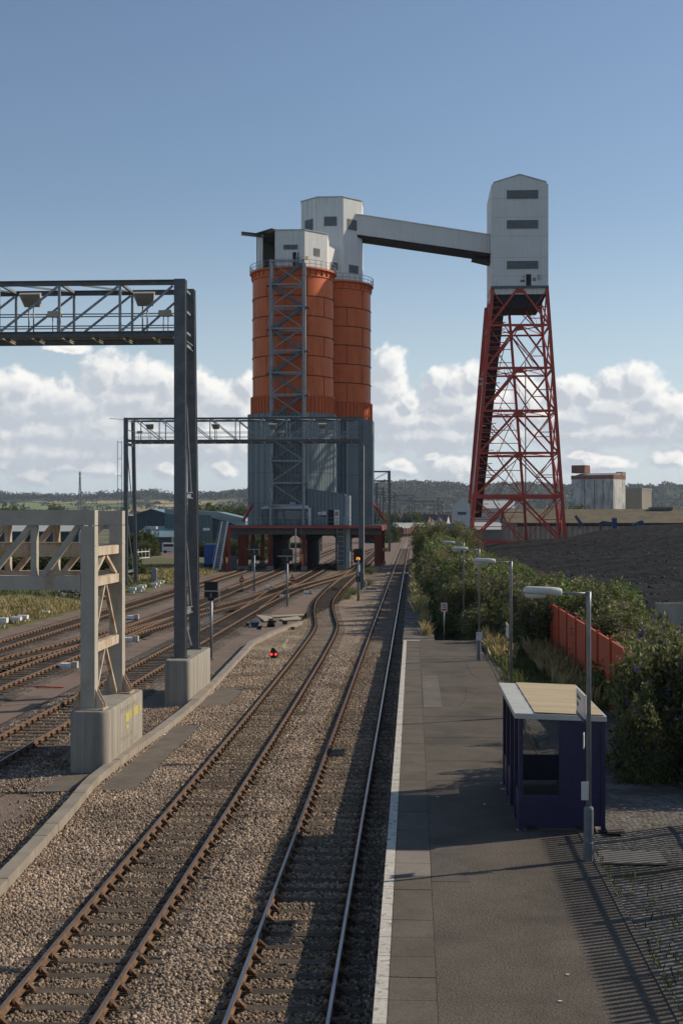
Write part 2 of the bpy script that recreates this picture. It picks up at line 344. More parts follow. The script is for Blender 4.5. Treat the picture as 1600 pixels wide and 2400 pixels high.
ME_SLEEP = ME_CHAIR = None
def place(o, me_name, name, parent, loc, rz):
    pass
def track(label, ctrl, v0, v1, key, shiny=False, chairs_to=0, n_ind=100, sp=.72, sig=5.0, bed=None, stuff_chairs_to=140, headmat=None):
    global ME_SLEEP, ME_CHAIR
    t = thing('railway_track', label, 'railway track', (0, 0, 0), 'railway tracks across the yard')
    vs, us, fu = path_of(ctrl, v0, v1, sig=sig); TRACKPATH[key] = fu
    for s in (-.75, .75):
        mb = MB(); sweep(mb, vs, us, s, PROF); r = mb.build('rail', m_rail, t)
        mb = MB(); sweep(mb, vs, us, s, [(-.026, .004), (.026, .004), (.026, .0005), (-.026, .0005)]); mb.build('running_surface', headmat or (m_head if shiny else m_headr), r)
    if bed is not None:
        mb = MB(); sweep(mb, vs, us, 0, [(-1.75, -.192), (1.75, -.192), (2.1, -.29), (-2.1, -.29)]); mb.build('ballast_strip', bed, t)
    slv = []; rest = MB(); rc = MB(); v = v0 + .3; k = 0
    while v < v1 - .3:
        u = fu(v); ang = math.atan2(fu(v + .3) - fu(v - .3), .6); jit = random.uniform(-.012, .012)
        slv.append((v, u)); M4 = Matrix.Translation((u, v, 0)) @ Matrix.Rotation(-ang + jit, 4, 'Z')
        M4c = Matrix.Translation((u, v, 0)) @ Matrix.Rotation(-ang, 4, 'Z')
        if k < n_ind and v < 140:
            if ME_SLEEP is None:
                o = sleeper_mb().build('sleeper', m_sleep, t); ME_SLEEP = o.data
            else:
                o = bpy.data.objects.new('sleeper', ME_SLEEP); C0.objects.link(o); o.parent = t
            o.location = (u + random.uniform(-.04, .04), v, random.uniform(-.006, .006)); o.rotation_euler = (0, 0, -ang + jit)
            for s in (-.75, .75):
                if v < chairs_to:
                    if ME_CHAIR is None:
                        c = chair_mb().build('rail_chair', m_chair, t); ME_CHAIR = c.data
                    else:
                        c = bpy.data.objects.new('rail_chair', ME_CHAIR); C0.objects.link(c); c.parent = t
                    c.location = (u + s * math.cos(ang), v - s * math.sin(ang), 0); c.rotation_euler = (0, 0, -ang)
        elif v < 330:
            b = sleeper_mb(); rest.add([M4 @ p for p in b.v], b.f)
        if chairs_to <= v < stuff_chairs_to:
            for s in (-.75, .75):
                b = MB(); b.box(-.16, .16, -.08, .08, -.163, -.1455); b.box(-.1, -.04, -.05, .05, -.1455, -.05); b.box(.04, .1, -.05, .05, -.1455, -.05)
                Mx = M4c @ Matrix.Translation((s, 0, 0)); rc.add([Mx @ p for p in b.v], b.f)
        v += sp; k += 1
    if rest.v: tag(rest.build('sleeper', m_sleep, t), kind='stuff')
    if rc.v: tag(rc.build('rail_chair', m_chair, t), kind='stuff')
    SLEEPERS[key] = slv; return t
track('main line with bright polished rails running straight beside the platform edge', [(0, -1.995), (480, -2.0), (560, 3), (640, 14)], 12, 560, 'A', shiny=True, chairs_to=40, bed=None)
track('loop line with brown rails that kinks in an S bend next to the main line', [(0, -5.41), (50, -5.45), (70, -5.55), (84, -5.72), (91, -5.92), (100, -6.72), (111, -7.55), (120, -7.98), (142, -8.28), (190, -8.2), (500, -8.2), (600, -2)], 14, 600, 'B', chairs_to=42, sig=2.5, bed=None)
track('nearest yard line passing behind the concrete gantry blocks and curving right to the loop', [(0, -13.2), (112, -13.3), (128, -12.95), (142, -12.3), (155, -11.0), (165, -9.9), (176, -8.9), (190, -8.22)], 26, 190, 'C', bed=m_dirtybal)
track('yard line that runs straight into the left bore under the silos', [(0, -18.7), (120, -18.75), (190, -18.95), (330, -19)], 44, 330, 'E', bed=m_dirtybal)
track('yard line branching to the right bore under the silos', [(0, -18.7), (82, -18.7), (100, -17.2), (117, -15.1), (132, -14.2), (150, -13.75), (175, -13.6), (330, -13.6)], 82, 330, 'H', bed=m_dirtybal, n_ind=70)
track('short yard branch curving away left in front of the cream gantry truss', [(0, -34), (50, -23.5), (60, -22.0), (66, -21.35), (72, -20.7), (80, -19.85), (88, -19.2), (98, -18.72)], 46, 97, 'J', bed=m_dirtybal)
track('far yard line along the grassy bank, left of all the others', [(0, -24), (400, -24.6)], 60, 400, 'F', bed=m_dirtybal)
track('crossover between the right silo line and the nearest yard line', [(100, -13.3), (112, -13.45), (125, -13.75), (140, -14.3), (150, -14.0), (160, -13.7)], 108, 150, 'K', n_ind=30)
# lines beyond the silos
track('rusty siding crossing beyond the silos towards the wagons', [(230, -13), (300, -10.5), (400, -8), (500, -5.8), (520, -5.4), (560, -1), (600, 7), (660, 24)], 232, 640, 'L', n_ind=0)

# ---------------------------------------------------------------- loose stones of the near ballast
def ico():
    bm = bmesh.new(); bmesh.ops.create_icosphere(bm, subdivisions=1, radius=1); v = np.array([p.co[:] for p in bm.verts]); f = np.array([[q.index for q in p.verts] for p in bm.faces]); bm.free(); return v, f
IV, IF = ico()
def stones(name, u, v, z, size, mat, seed=1):
    n = len(u); r = np.random.default_rng(seed)
    base = IV[None] * (1 + r.uniform(-.28, .28, (n, len(IV), 1)))
    sc = r.uniform(.65, 1.25, (n, 1, 3)) * size[:, None, None]; base = base * sc
    q = r.normal(size=(n, 4)); q /= np.linalg.norm(q, axis=1, keepdims=True); w, x, y, zz = q.T
    Rm = np.stack([np.stack([1-2*(y*y+zz*zz), 2*(x*y-zz*w), 2*(x*zz+y*w)], -1), np.stack([2*(x*y+zz*w), 1-2*(x*x+zz*zz), 2*(y*zz-x*w)], -1), np.stack([2*(x*zz-y*w), 2*(y*zz+x*w), 1-2*(x*x+y*y)], -1)], 1)
    P = np.einsum('nij,nkj->nki', Rm, base) + np.stack([u, v, z], -1)[:, None, :]
    k = len(IV); fc = (IF[None] + (np.arange(n) * k)[:, None, None]).reshape(-1, 3)
    me = bpy.data.meshes.new(name); me.vertices.add(n * k); me.vertices.foreach_set('co', P.reshape(-1).astype(np.float32))
    me.loops.add(fc.size); me.loops.foreach_set('vertex_index', fc.reshape(-1).astype(np.int32))
    me.polygons.add(len(fc)); me.polygons.foreach_set('loop_start', np.arange(0, fc.size, 3, dtype=np.int32)); me.polygons.foreach_set('loop_total', np.full(len(fc), 3, dtype=np.int32))
    at = me.attributes.new('tone', 'FLOAT', 'POINT'); at.data.foreach_set('value', np.repeat(r.uniform(0, 1, n), k).astype(np.float32))
    me.update(); me.validate(); me.materials.append(mat)
    o = bpy.data.objects.new(name, me); C0.objects.link(o); return o
def tone_mat(name, cols, pos=None, rough=.9):
    m = bpy.data.materials.new(name); m.use_nodes = True; nt = m.node_tree; b = nt.nodes['Principled BSDF']; L = nt.links.new; b.inputs['Roughness'].default_value = rough; b.inputs['Specular IOR Level'].default_value = .25
    a = nt.nodes.new('ShaderNodeAttribute'); a.attribute_name = 'tone'; r = nt.nodes.new('ShaderNodeValToRGB'); L(a.outputs['Fac'], r.inputs[0])
    while len(r.color_ramp.elements) < len(cols): r.color_ramp.elements.new(.5)
    for i, c in enumerate(cols): e = r.color_ramp.elements[i]; e.position = i / (len(cols) - 1); e.color = (*c, 1)
    t = nt.nodes.new('ShaderNodeTexCoord'); n = nt.nodes.new('ShaderNodeTexNoise'); n.inputs['Scale'].default_value = .5; n.inputs['Detail'].default_value = 6; L(t.outputs['Object'], n.inputs['Vector'])
    r2 = nt.nodes.new('ShaderNodeMapRange'); r2.inputs['From Min'].default_value = .3; r2.inputs['From Max'].default_value = .7; r2.inputs['To Min'].default_value = .62; r2.inputs['To Max'].default_value = 1.25; L(n.outputs['Fac'], r2.inputs['Value'])
    sc = nt.nodes.new('ShaderNodeVectorMath'); sc.operation = 'SCALE'; L(r.outputs[0], sc.inputs[0]); L(r2.outputs['Result'], sc.inputs['Scale']); L(sc.outputs[0], b.inputs['Base Color']); MATS[name] = m; return m
m_stone = tone_mat('loose_ballast', [(0.122, 0.087, 0.056), (0.353, 0.257, 0.178), (0.231, 0.172, 0.120), (0.476, 0.356, 0.252), (0.177, 0.137, 0.098), (0.421, 0.297, 0.209), (0.625, 0.508, 0.381)])
SLABS_PX = [([(226, 1852), (318, 1850), (470, 1700), (413, 1700)], -.16), ([(54, 1856), (168, 1854), (226, 1804), (92, 1804)], -.2), ([(466, 1653), (536, 1653), (574, 1611), (514, 1611)], -.16)]
def off_slabs(u, v):
    ok = np.ones(len(u), bool)
    for P4, z in SLABS_PX:
        P = [G(x, y, z) for (x, y) in P4]; sg = []
        for a, b in zip(P, P[1:] + P[:1]): sg.append((b.x - a.x) * (v - a.y) - (b.y - a.y) * (u - a.x))
        sg = np.array(sg); ok &= ~((sg > -.05).all(0) | (sg < .05).all(0))
    return ok
KERB = [(18, -8.1), (26.6, -8.35), (33, -8.72), (36.7, -9.02), (39.3, -9.0), (42.2, -8.93), (46, -8.8), (51.2, -8.72), (58, -8.86), (69.5, -9.25), (78, -9.55), (86, -9.0), (94, -7.9)]
kv, ku = zip(*KERB)
def clear_of_track(u, v, keep_on_sleeper=.035):
    ok = np.ones(len(u), bool)
    for key in ('A', 'B'):
        fu = np.interp(v, np.arange(10, 200, 2.), [TRACKPATH[key](x) for x in np.arange(10, 200, 2.)])
        for s in (-.75, .75): ok &= np.abs(u - fu - s) > .10
        sv = np.array([a for a, _ in SLEEPERS[key]]); j = np.clip(np.searchsorted(sv, v), 1, len(sv) - 1)
        dv = np.minimum(np.abs(v - sv[j]), np.abs(v - sv[j-1])); on = (dv < .125) & (np.abs(u - fu) < 1.30)
        prob = np.where(np.abs(u - fu) > .95, keep_on_sleeper * 4.5, keep_on_sleeper)
        ok &= ~(on & (rng.random(len(u)) > prob))
        ok &= ~((dv < .17) & (np.abs(np.abs(u - fu) - .75) < .22))
    return ok
n = 200000
v_ = 17.5 + (74 - 17.5) * rng.random(n) ** 1.45; u_ = rng.uniform(-9.1, -.62, n)
ok = (u_ > np.interp(v_, kv, ku) + .17) & clear_of_track(u_, v_) & off_slabs(u_, v_)
u_, v_ = u_[ok], v_[ok]; sz = rng.uniform(.022, .042, len(u_)) * (1 + (v_ - 18) / 90)
fa = np.interp(v_, [0, 50, 70], [-5.41, -5.45, -5.58]); inside = (np.abs(u_ + 1.995) < .66) | (np.abs(u_ - fa) < .66)
z_ = np.where(inside, -.205, -.195) + rng.uniform(0, .03, len(u_)) + np.where(np.abs(u_ + 3.7) < .5, .03, 0)
m_stoned = tone_mat('oily_loose_ballast', [(0.101, 0.070, 0.044), (0.288, 0.210, 0.137), (0.173, 0.129, 0.086), (0.375, 0.280, 0.189), (0.144, 0.109, 0.076), (0.332, 0.231, 0.150), (0.476, 0.378, 0.273)])
ik = np.abs(u_ + 1.995) < 1.25; ik |= np.abs(u_ - fa) < 1.05
tag(stones('ballast_stones', u_[~ik], v_[~ik], z_[~ik], sz[~ik], m_stone, 3), kind='stuff'); tag(stones('ballast_stones', u_[ik], v_[ik], z_[ik], sz[ik] * .9, m_stoned, 6), kind='stuff')
n = 9000
v_ = rng.uniform(20, 64, n); u_ = np.interp(v_, kv, ku) - .25 - np.abs(rng.normal(0, .55, n)); ok = (rng.random(n) < .8) & off_slabs(u_, v_)
ok &= ~((u_ < -8.95) & (v_ > 38.7) & (v_ < 44)) & ~((u_ < -8.95) & (v_ > 52.9) & (v_ < 58.6))
tag(stones('ballast_stones', u_[ok], v_[ok], -.245 + rng.uniform(0, .03, ok.sum()), rng.uniform(.02, .04, ok.sum()), m_stone, 4), kind='stuff')
n = 14000
v_ = rng.uniform(36, 60, n); u_ = rng.uniform(-14.8, -10.3, n); ok = (np.abs(np.abs(u_ + 13.2) - .75) > .1) & ((np.abs(u_ + 13.2) < 1.6) | ((u_ > -11.7) & (v_ > 45) & (v_ < 52)) | ((v_ < 41) & (u_ > -12)))
tag(stones('ballast_stones', u_[ok], v_[ok], -.225 + rng.uniform(0, .03, ok.sum()), rng.uniform(.025, .045, ok.sum()), m_stone, 5), kind='stuff')

# ---------------------------------------------------------------- concrete edging and slabs
m_conc = M('weathered_concrete', (.30, .27, .22), .92, scale=1.6, col2=(.40, .365, .31), fine=.18, bscale=25, bump=.25, stretch=(1, 1, .5))
m_kerb = M('kerb_concrete', (.24, .205, .16), .92, scale=1.2, col2=(.32, .275, .22), fine=.15, bscale=30, bump=.2)
m_pad = M('ribbed_slab', (.12, .10, .078), .95, scale=1.5, col2=(.17, .143, .113), fine=.2, bscale=20, bump=.3)
kb = MB(); vs = np.arange(18, 93, 1.2)
for a in vs:
    b_ = a + 1.188; p, q = Vector((np.interp(a, kv, ku), a, -.11)), Vector((np.interp(b_, kv, ku), b_, -.11))
    kb.bar(p, q, .31 + random.uniform(-.01, .01), .34 + random.uniform(-.012, .012))
tag(kb.build('cable_trough', m_kerb), 'winding line of concrete trough lids beside the loop line ballast', 'cable trough')
def slab(p4, z, label, th=.05, mat=m_pad):
    b = MB(); P = [Vector((*G(x, y, z).xy, z)) for (x, y) in p4]; b.prism([p - Vector((0, 0, th)) for p in P], (0, 0, th))
    return tag(b.build('concrete_slab', mat), label, 'concrete slab', 'flat slabs beside the trough')
slab([(226, 1852), (318, 1850), (470, 1700), (413, 1700)], -.16, 'long ribbed slab right of the trough beside the cream gantry block')
slab([(54, 1856), (168, 1854), (226, 1804), (92, 1804)], -.2, 'square slab lying in front of the cream gantry block, left of the trough')
slab([(466, 1653), (536, 1653), (574, 1611), (514, 1611)], -.16, 'slab right of the trough beside the dark gantry block')

# ================================================================ platform
m_asph = M('platform_asphalt', (.088, .072, .055), .95, scale=.7, col2=(.128, .106, .081), fine=.35, bscale=28, bump=.5)
layer(m_asph, (.045, .039, .032), .35, (.52, .62), amount=.5); layer(m_asph, (.03, .026, .022), 5, (.66, .70), amount=.6)
m_slab = M('platform_slab', (.10, .083, .063), .95, scale=1.1, col2=(.14, .117, .09), fine=.2, bscale=30, bump=.25)
m_white = M('edge_paint', (.50, .465, .39), .8, scale=2.5, col2=(.60, .565, .49), fine=.15, bscale=18); layer(m_white, (.17, .145, .115), 7, (.55, .62), amount=.75)
m_pwall = M('platform_wall', (.10, .085, .07), .95, scale=2, col2=(.17, .15, .125), bump=.3)
m_light = M('new_slab', (.22, .19, .155), .92, scale=2, col2=(.26, .225, .185), fine=.12, bscale=30)
ZP = .72; PU0, PU1, PV0, PV1 = -.54, 3.47, 11.0, 72.1
pl = MB(); pl.box(PU0 + .06, PU1, PV0, PV1, -.6, ZP - .1)
platform = tag(pl.build('platform', m_pwall), kind='structure')
MB().box(.332, PU1, PV0, PV1, ZP - .098, ZP).build('asphalt_surface', m_asph, platform)
cp = MB(); sl_ = MB(); wp = MB(); v = PV0
while v < PV1:
    e = min(v + .905, PV1); cp.box(PU0, -.345, v, e - .012, ZP - .16, ZP + random.uniform(-.004, .004)); wp.box(PU0 + .004, -.352, v + .002, e - .014, ZP + .005, ZP + .0085)
    if not (24.1 < v < 26.15): sl_.box(-.339, .326, v, e - .012, ZP - .098, ZP + random.uniform(-.005, .005))
    v = e
cp.build('coping', m_slab, platform); wp.build('edge_line', m_white, platform); sl_.build('paving_strip', m_slab, platform)
b = MB(); b.box(-.339, .326, 24.575, 25.465, ZP - .09, ZP + .003); b.box(-.339, .326, 25.48, 26.375, ZP - .09, ZP + .004); b.build('light_paving', m_light, platform)
MB().box(.336, 1.04, 24.2, 26.9, ZP + .001, ZP + .006).build('surface_patch', M('patch_asphalt', (.10,.085,.072), .95, fine=.3, bscale=30, bump=.3), platform)
MB().box(.36, 1.02, 46.5, 55.9, ZP + .001, ZP + .006).build('surface_patch', m_light if False else M('pale_patch', (.14,.12,.10), .95, fine=.25, bscale=20, scale=.6), platform)
MB().box(PU1 + .003, PU1 + .10, PV0, PV1 - 8, ZP - .3, ZP + .015).build('kerb_edging', m_slab, platform)
MB().box(PU0 - .0, .35, PV1 - .35, PV1, ZP + .0095, ZP + .013).build('edge_line', m_white, platform)
sg = MB(); nx, ny = 24, 60                      # rough concrete ground behind the platform
for j in range(ny + 1):
    for i in range(nx + 1):
        u = 3.574 + i / nx * 18; v = 10 + j / ny * 74; sg.v.append(Vector((u, v, ZP - .03 - .5 * min(1, max(0, (u - 4.3) / 2.2)) * min(1, max(0, (v - 36) / 8)) + .035 * math.sin(u * 1.7 + v * .6) * math.sin(v * .9 - u) + random.uniform(-.012, .012))))
for j in range(ny):
    for i in range(nx): a = j * (nx + 1) + i; sg.f.append([a, a+1, a+nx+2, a+nx+1]); sg.sm.append(True); sg.mi.append(0)
m_rough = stone_mat('rough_concrete', [(.09,.082,.07), (.14,.13,.112), (.20,.185,.16), (.115,.105,.09)], 9, bump=.7, mud=(.075, .068, .05), mudthr=(.50, .62))
tag(sg.build('station_ground', m_rough), kind='structure')
m_oldp = M('old_platform', (.10, .085, .07), .95, scale=.8, col2=(.17, .148, .125), fine=.3, bscale=15, bump=.4); layer(m_oldp, (.06, .075, .025), .9, (.56, .62))
op = MB()
v = PV1 + .01
while v < 176: op.box(-.56 + random.uniform(-.02, .02), 1.17, v, v + 1.79, -.6, .65 + random.uniform(-.015, .015)); v += 1.8
tag(op.build('disused_platform', m_oldp), kind='structure')
# inspection cover
b = MB(); b.box(0, 1.35, 0, .95, -.02, .012); cov = G(1478, 2022, .72)
b.v = [Matrix.Translation((cov.x - .67, cov.y - .1, ZP + .012)) @ p for p in b.v]
tag(b.build('inspection_cover', m_light), 'flat rectangular concrete inspection cover in the striped rough ground', 'inspection cover')
b = MB(); b.box(0, .36, -.25, .25, ZP + .003, ZP + .045); b.v = [p + Vector((4.08, 28.3, 0)) for p in b.v]
tag(b.build('drain_slab', m_pad), 'small dark slab on the ground behind the near shelter post', 'slab')

# ================================================================ lamp posts on the platform
m_galv = M('galvanised_steel', (.22, .235, .25), .5, .55, scale=4, col2=(.30, .315, .33))
m_sleeve = M('lamp_sleeve', (.13, .15, .16), .6, .3, scale=5, col2=(.18, .20, .21))
m_fibre = M('lamp_housing', (.50, .51, .47), .5, scale=3, col2=(.60, .61, .57)); m_bowl = M('lamp_bowl', (.45, .44, .36), .25, scale=3, spec=.6)
def loft(mb, secs, n=12, mi=0):
    """superelliptic sections (x, half width y, z centre, half height)"""
    o = len(mb.v)
    for (x, wy, zc, hz) in secs:
        for j in range(n):
            t = 2 * math.pi * (j + .5) / n; c, s = math.cos(t), math.sin(t); k = (abs(c) ** 4 + abs(s) ** 4) ** -.25
            mb.v.append(Vector((x, wy * c * k, zc + hz * s * k)))
    for i in range(len(secs) - 1):
        for j in range(n): mb.f.append([o+i*n+j, o+i*n+(j+1) % n, o+(i+1)*n+(j+1) % n, o+(i+1)*n+j]); mb.sm.append(True); mb.mi.append(mi)
    mb.f.append([o+j for j in range(n)][::-1]); mb.f.append([o+(len(secs)-1)*n+j for j in range(n)]); mb.sm += [False]*2; mb.mi += [mi]*2
def lamp(label, loc):
    t = thing('platform_lamp', label, 'lamp post', loc, 'lamp posts along the platform')
    MB().lathe([(.105, -.05), (.105, .38), (.108, .385), (.095, .4), (.095, 1.03), (.08, 1.07), (.05, 1.08)], n=12, smooth=False).build('post_base', m_sleeve, t, world=False)
    MB().tube([(0, 0, 1.0), (0, 0, 4.92), (0, 0, 5.24)], [.048, .044, .05], 10).build('post', m_galv, t, world=False)
    MB().tube([(-.02, 0, 5.2), (-.57, 0, 5.225)], .024, 8).build('arm', m_galv, t, world=False)
    mb = MB(); loft(mb, [(-.52, .09, 5.23, .06), (-.55, .12, 5.235, .076), (-.75, .15, 5.255, .076), (-1.18, .15, 5.275, .066), (-1.24, .13, 5.27, .05), (-1.255, .1, 5.26, .03)])
    hd = mb.build('lamp_head', m_fibre, t, world=False)
    mb = MB(); loft(mb, [(-.82, .09, 5.185, .02), (-.85, .12, 5.16, .05), (-1.17, .125, 5.16, .055), (-1.23, .1, 5.18, .035)]); mb.build('lamp_bowl', m_bowl, hd, world=False)
    return t
l1 = lamp('nearest tall lamp post, standing at the near end of the blue shelter', (3.39, 25.86, ZP - .03))
lamp_l = ['second nearest lamp post, rising just behind the shelter roof', 'third lamp post along, with a white notice on its thick base', 'farthest platform lamp post, rising out of the bushes']
for (p, lb) in zip([(3.24, 44.2), (3.06, 62.0), (2.95, 78.1)], lamp_l): copy_tree(l1, loc=(p[0], p[1], ZP - .03), label=lb)
# station name boards and notices hung on the lamp posts
m_sign = M('sign_enamel', (.62, .60, .57), .35, scale=1.5, var=.05, spec=.5); m_signedge = M('sign_blue_rail', (.03, .035, .09), .4, var=.1); m_ink = M('sign_ink_brown', (.24, .13, .09), .6, var=.1)
m_red = M('sign_red', (.45, .03, .025), .5, var=.1); m_black = M('sign_black', (.012, .012, .014), .45, var=.2); m_whitep = M('white_paint', (.72, .71, .68), .6, var=.06, scale=4)
def nameboard(label, u, v, z, length, h):
    t = thing('station_nameboard', label, 'station sign', (u, v, z), 'name boards on the lamp posts')
    MB().box(-.012, .012, 0, length, h * .14, h).build('board', m_sign, t, world=False)
    MB().box(-.016, .016, -.003, length + .003, 0, h * .138).build('blue_rail', m_signedge, t, world=False)
    for txt, zz, s in (('St Andrews', .74, .2), ('Road', .44, .2)):
        text_mesh(txt, s * h * 1.15, m_ink, Vector((u - .0155, v + length - .08, z + h * zz)), (0, -1, 0), (0, 0, 1), t, align='LEFT')
    return t
nameboard('white name board seen edge-on, high on the nearest lamp post', 3.32, 25.86, 3.38, 1.27, .53)
nameboard('white name board seen edge-on on the lamp post behind the shelter', 3.16, 44.2, 3.28, 1.27, .53)
def notice(label, loc, w, h, group='notices on the lamp posts', ang=0, red=True):
    t = thing('notice_plate', label, 'notice', loc, group, rotz=ang)
    MB().box(-w/2, w/2, -.008, .008, 0, h).build('plate', m_sign, t, world=False)
    if red: MB().box(-w/2 + .04, -w/2 + .1, -.012, -.0085, h - .12, h - .06).build('red_mark', m_red, t, world=False)
    return t
notice('white notice with a red mark on the base of the third lamp post', (3.06, 61.86, 1.67), .29, .38)
notice('small white plate low on the nearest lamp post', (3.30, 25.72, 1.92), .14, .35, red=False)
notice('small printed sheet under the name board of the nearest lamp post', (3.33, 26.12, 2.86), .29, .28, ang=R(80), red=False)
# no-trespass sign at the platform end
p = G(1040, 1497, .72); t = thing('warning_sign', 'white no-trespassing sign on a post at the platform end', 'sign', (p.x, p.y, ZP))
MB().tube([(0, 0, -.05), (0, 0, 1.85)], .03, 8).build('post', m_galv, t, world=False)
pn = MB().box(-.17, .17, -.05, -.032, 1.5, 1.98).build('panel', m_sign, t, world=False)
b = MB(); b.lathe([(.095, 0), (.13, 0), (.13, .004), (.095, .004)], n=28, smooth=False); b.v = [Vector((q.x, -.0515 - q.z, q.y + 1.81)) for q in b.v]; b.build('red_ring', m_red, pn, world=False)
b = MB(); b.bar((-.085, -.0535, 1.895), (.085, -.0535, 1.725), .03, .003, (0, 1, 0)); b.build('red_slash', m_red, pn, world=False)
b = MB(); b.box(-.13, .13, -.054, -.0505, 1.55, 1.65); b.build('red_panel', m_red, pn, world=False)
b = MB()
for (x0, z0, x1, z1, w) in ((0, 1.79, 0, 1.85, .045), (0, 1.80, -.03, 1.73, .02), (0, 1.80, .035, 1.73, .02), (0, 1.84, -.035, 1.79, .015), (0, 1.84, .035, 1.80, .015)): b.bar((x0, -.0525, z0), (x1, -.0525, z1), w, .003, (0, 1, 0))
b2 = MB(); b2.lathe([(.0, 0), (.018, 0), (.018, .003), (0, .003)], n=12); b.add([Vector((q.x, -.051 - q.z, q.y + 1.875)) for q in b2.v], b2.f)
b.build('walking_figure', m_black, pn, world=False)

# ================================================================ waiting shelter
m_navy = M('navy_paint', (.012, .011, .048), .4, scale=3, col2=(.02, .018, .07), spec=.5); m_tan = M('roof_sheet_tan', (.42, .33, .19), .7, scale=1.0, col2=(.52, .42, .26), stretch=(.4, 3, 1), fine=.1, bscale=10)
m_fascia = M('roof_flashing', (.42, .42, .38), .6, scale=3, col2=(.50, .50, .46), fine=.1); m_glass = glass_mat('shelter_glass', (.03, .035, .04), .05, .16)
sh = thing('waiting_shelter', 'dark blue waiting shelter with a tan sheet roof on the platform', 'shelter', (2.28, 28.3, ZP))
W_, D_, HT = 1.73, 4.95, 2.38
def shp(mb, name, mat, parent=sh): return mb.build(name, mat, parent, world=False)
for (x, y) in ((0, 0), (0, D_), (W_, 0), (W_, D_), (0, D_*.25), (0, D_*.5), (0, D_*.75)):
    b = MB(); b.box(x - .045, x + .045, y - .045, y + .045, 0, HT); b.box(x - .11, x + .11, y - .09, y + .09, 0, .012); shp(b, 'post', m_navy)
def panel(name, mat, x0, x1, y0, y1, z0, z1): shp(MB().box(x0, x1, y0, y1, z0, z1), name, mat)
panel('end_panel', m_navy, .048, W_ - .048, -.018, .018, .1, .74); panel('end_panel', m_navy, .83, W_ - .048, -.02, .02, .742, HT)
panel('window_pane', m_glass, .048, .80, -.006, .006, .742, HT - .003); panel('window_frame', m_navy, .802, .828, -.025, .025, .742, HT)
panel('end_panel', m_navy, .048, W_ - .048, D_ - .018, D_ + .018, .1, .74); panel('window_pane', m_glass, .048, W_ - .048, D_ - .006, D_ + .006, .742, HT)
panel('back_panel', m_navy, W_ - .018, W_ + .018, .048, D_ - .048, .1, HT)
for k in range(4):
    y0, y1 = D_ * k / 4 + .048, D_ * (k + 1) / 4 - .048
    if k == 1: continue                                              # the doorway
    panel('front_panel', m_navy, -.016, .016, y0, y1, .1, .74); panel('window_pane', m_glass, -.006, .006, y0, y1, .742, HT)
fr = MB(); 
for (a0, a1, b0, b1) in ((.12, .52, 1.35, 1.40), (.12, .52, 2.15, 2.20), (.12, .16, 1.402, 2.148), (.48, .52, 1.402, 2.148)): fr.box(a0, a1, D_ - .05, D_ - .025, b0, b1)
shp(fr, 'poster_frame', m_whitep); panel('poster', M('faded_poster', (.30,.36,.38), .5, scale=6), .162, .478, D_ - .045, D_ - .03, 1.402, 2.148)
panel('bench', m_galv, W_ - .45, W_ - .05, .5, D_ - .5, .42, .46)
shp(MB().box(.35, W_ - .06, .06, .5, .003, .006), 'lit_floor_patch', m_light)  # pale sheet painted in for the lit floor behind the pane
rz0, rz1 = HT + .015, HT - .04
b = MB(); b.prism([(-.14, -.14, rz0), (W_ + .06, -.14, rz1), (W_ + .06, -.14, rz1 + .11), (-.14, -.14, rz0 + .11)], (0, D_ + .28, 0)); roof = shp(b, 'roof', m_fascia)
rs = MB(); ny = 40; pr = []
for j in range(ny + 1):
    y = -.09 + (D_ + .18) * j / ny; pr.append((y, .004 + (.018 if j % 8 in (0,) else 0) + .004 * (j % 2)))
o = 0
for (y, dz) in pr:
    rs.v += [Vector((.29, y, rz0 + .108 + dz)), Vector((W_ + .03, y, rz1 + .112 + dz))]
for j in range(ny): rs.f.append([2*j, 2*j+1, 2*j+3, 2*j+2]); rs.sm.append(False); rs.mi.append(0)
rs.build('roof_sheet', m_tan, roof, world=False)

# ================================================================ palisade fence behind the platform (its shadow falls across the picture)
pf = thing('palisade_fence', 'steel palisade fence behind the platform casting thin striped shadows', 'fence', (6.02, 10.2, ZP - .02))
pm = MB()
for k in range(122):
    y = k * .155; pm.prism([(-.0, y, -.1), (-.0, y + .085, -.1), (-.0, y + .085, 2.16), (-.0, y + .042, 2.25), (-.0, y, 2.16)], (.012, 0, 0))
tag(pm.build('pale', m_galv, pf, world=False), kind='stuff')
for z in (.35, 1.84): MB().box(.014, .06, 0, 18.9, z, z + .05).build('rail', m_galv, pf, world=False)
for k in range(8): MB().box(.062, .16, k * 2.6, k * 2.6 + .1, -.1, 2.05).build('post', m_galv, pf, world=False)

# wear on the platform: cracks, joint lines, weeds in the kerb joint, litter
ck = MB(); rr = random.Random(3)
def crack(pts, w):
    for a, b_ in zip(pts[:-1], pts[1:]): ck.bar((a[0], a[1], ZP + .0025), (b_[0], b_[1], ZP + .0025), w, .003)
for v0 in (33.5, 36.2, 40.1, 44.3, 58.9, 63.7): crack([(.37 + k * .38, v0 + rr.uniform(-.05, .05) + .02 * k, 0) for k in range(9)], .022)
for (u0, v0, n_, du, dv) in ((2.3, 36, 10, .04, .6), (1.6, 47, 9, .03, .7), (2.7, 55, 9, -.05, .8)):
    u, v, P = u0, v0, []
    for k in range(n_): P.append((u, v)); u += du + rr.uniform(-.12, .12); v += dv * rr.uniform(.6, 1.3)
    crack(P, .016)
ck.build('surface_crack', M('crack_dark', (.03, .026, .02), .95), platform)
for k in range(0):
    u, v = rr.uniform(.6, 3.2), rr.uniform(17.5, 45); MB().box(u, u + rr.uniform(.3, .9), v, v + rr.uniform(.5, 1.6), ZP + .0008, ZP + .0015 + .0006 * k).build('surface_patch', M('dark_patch', (.065, .054, .043), .95, fine=.3, bscale=30, bump=.3), platform)
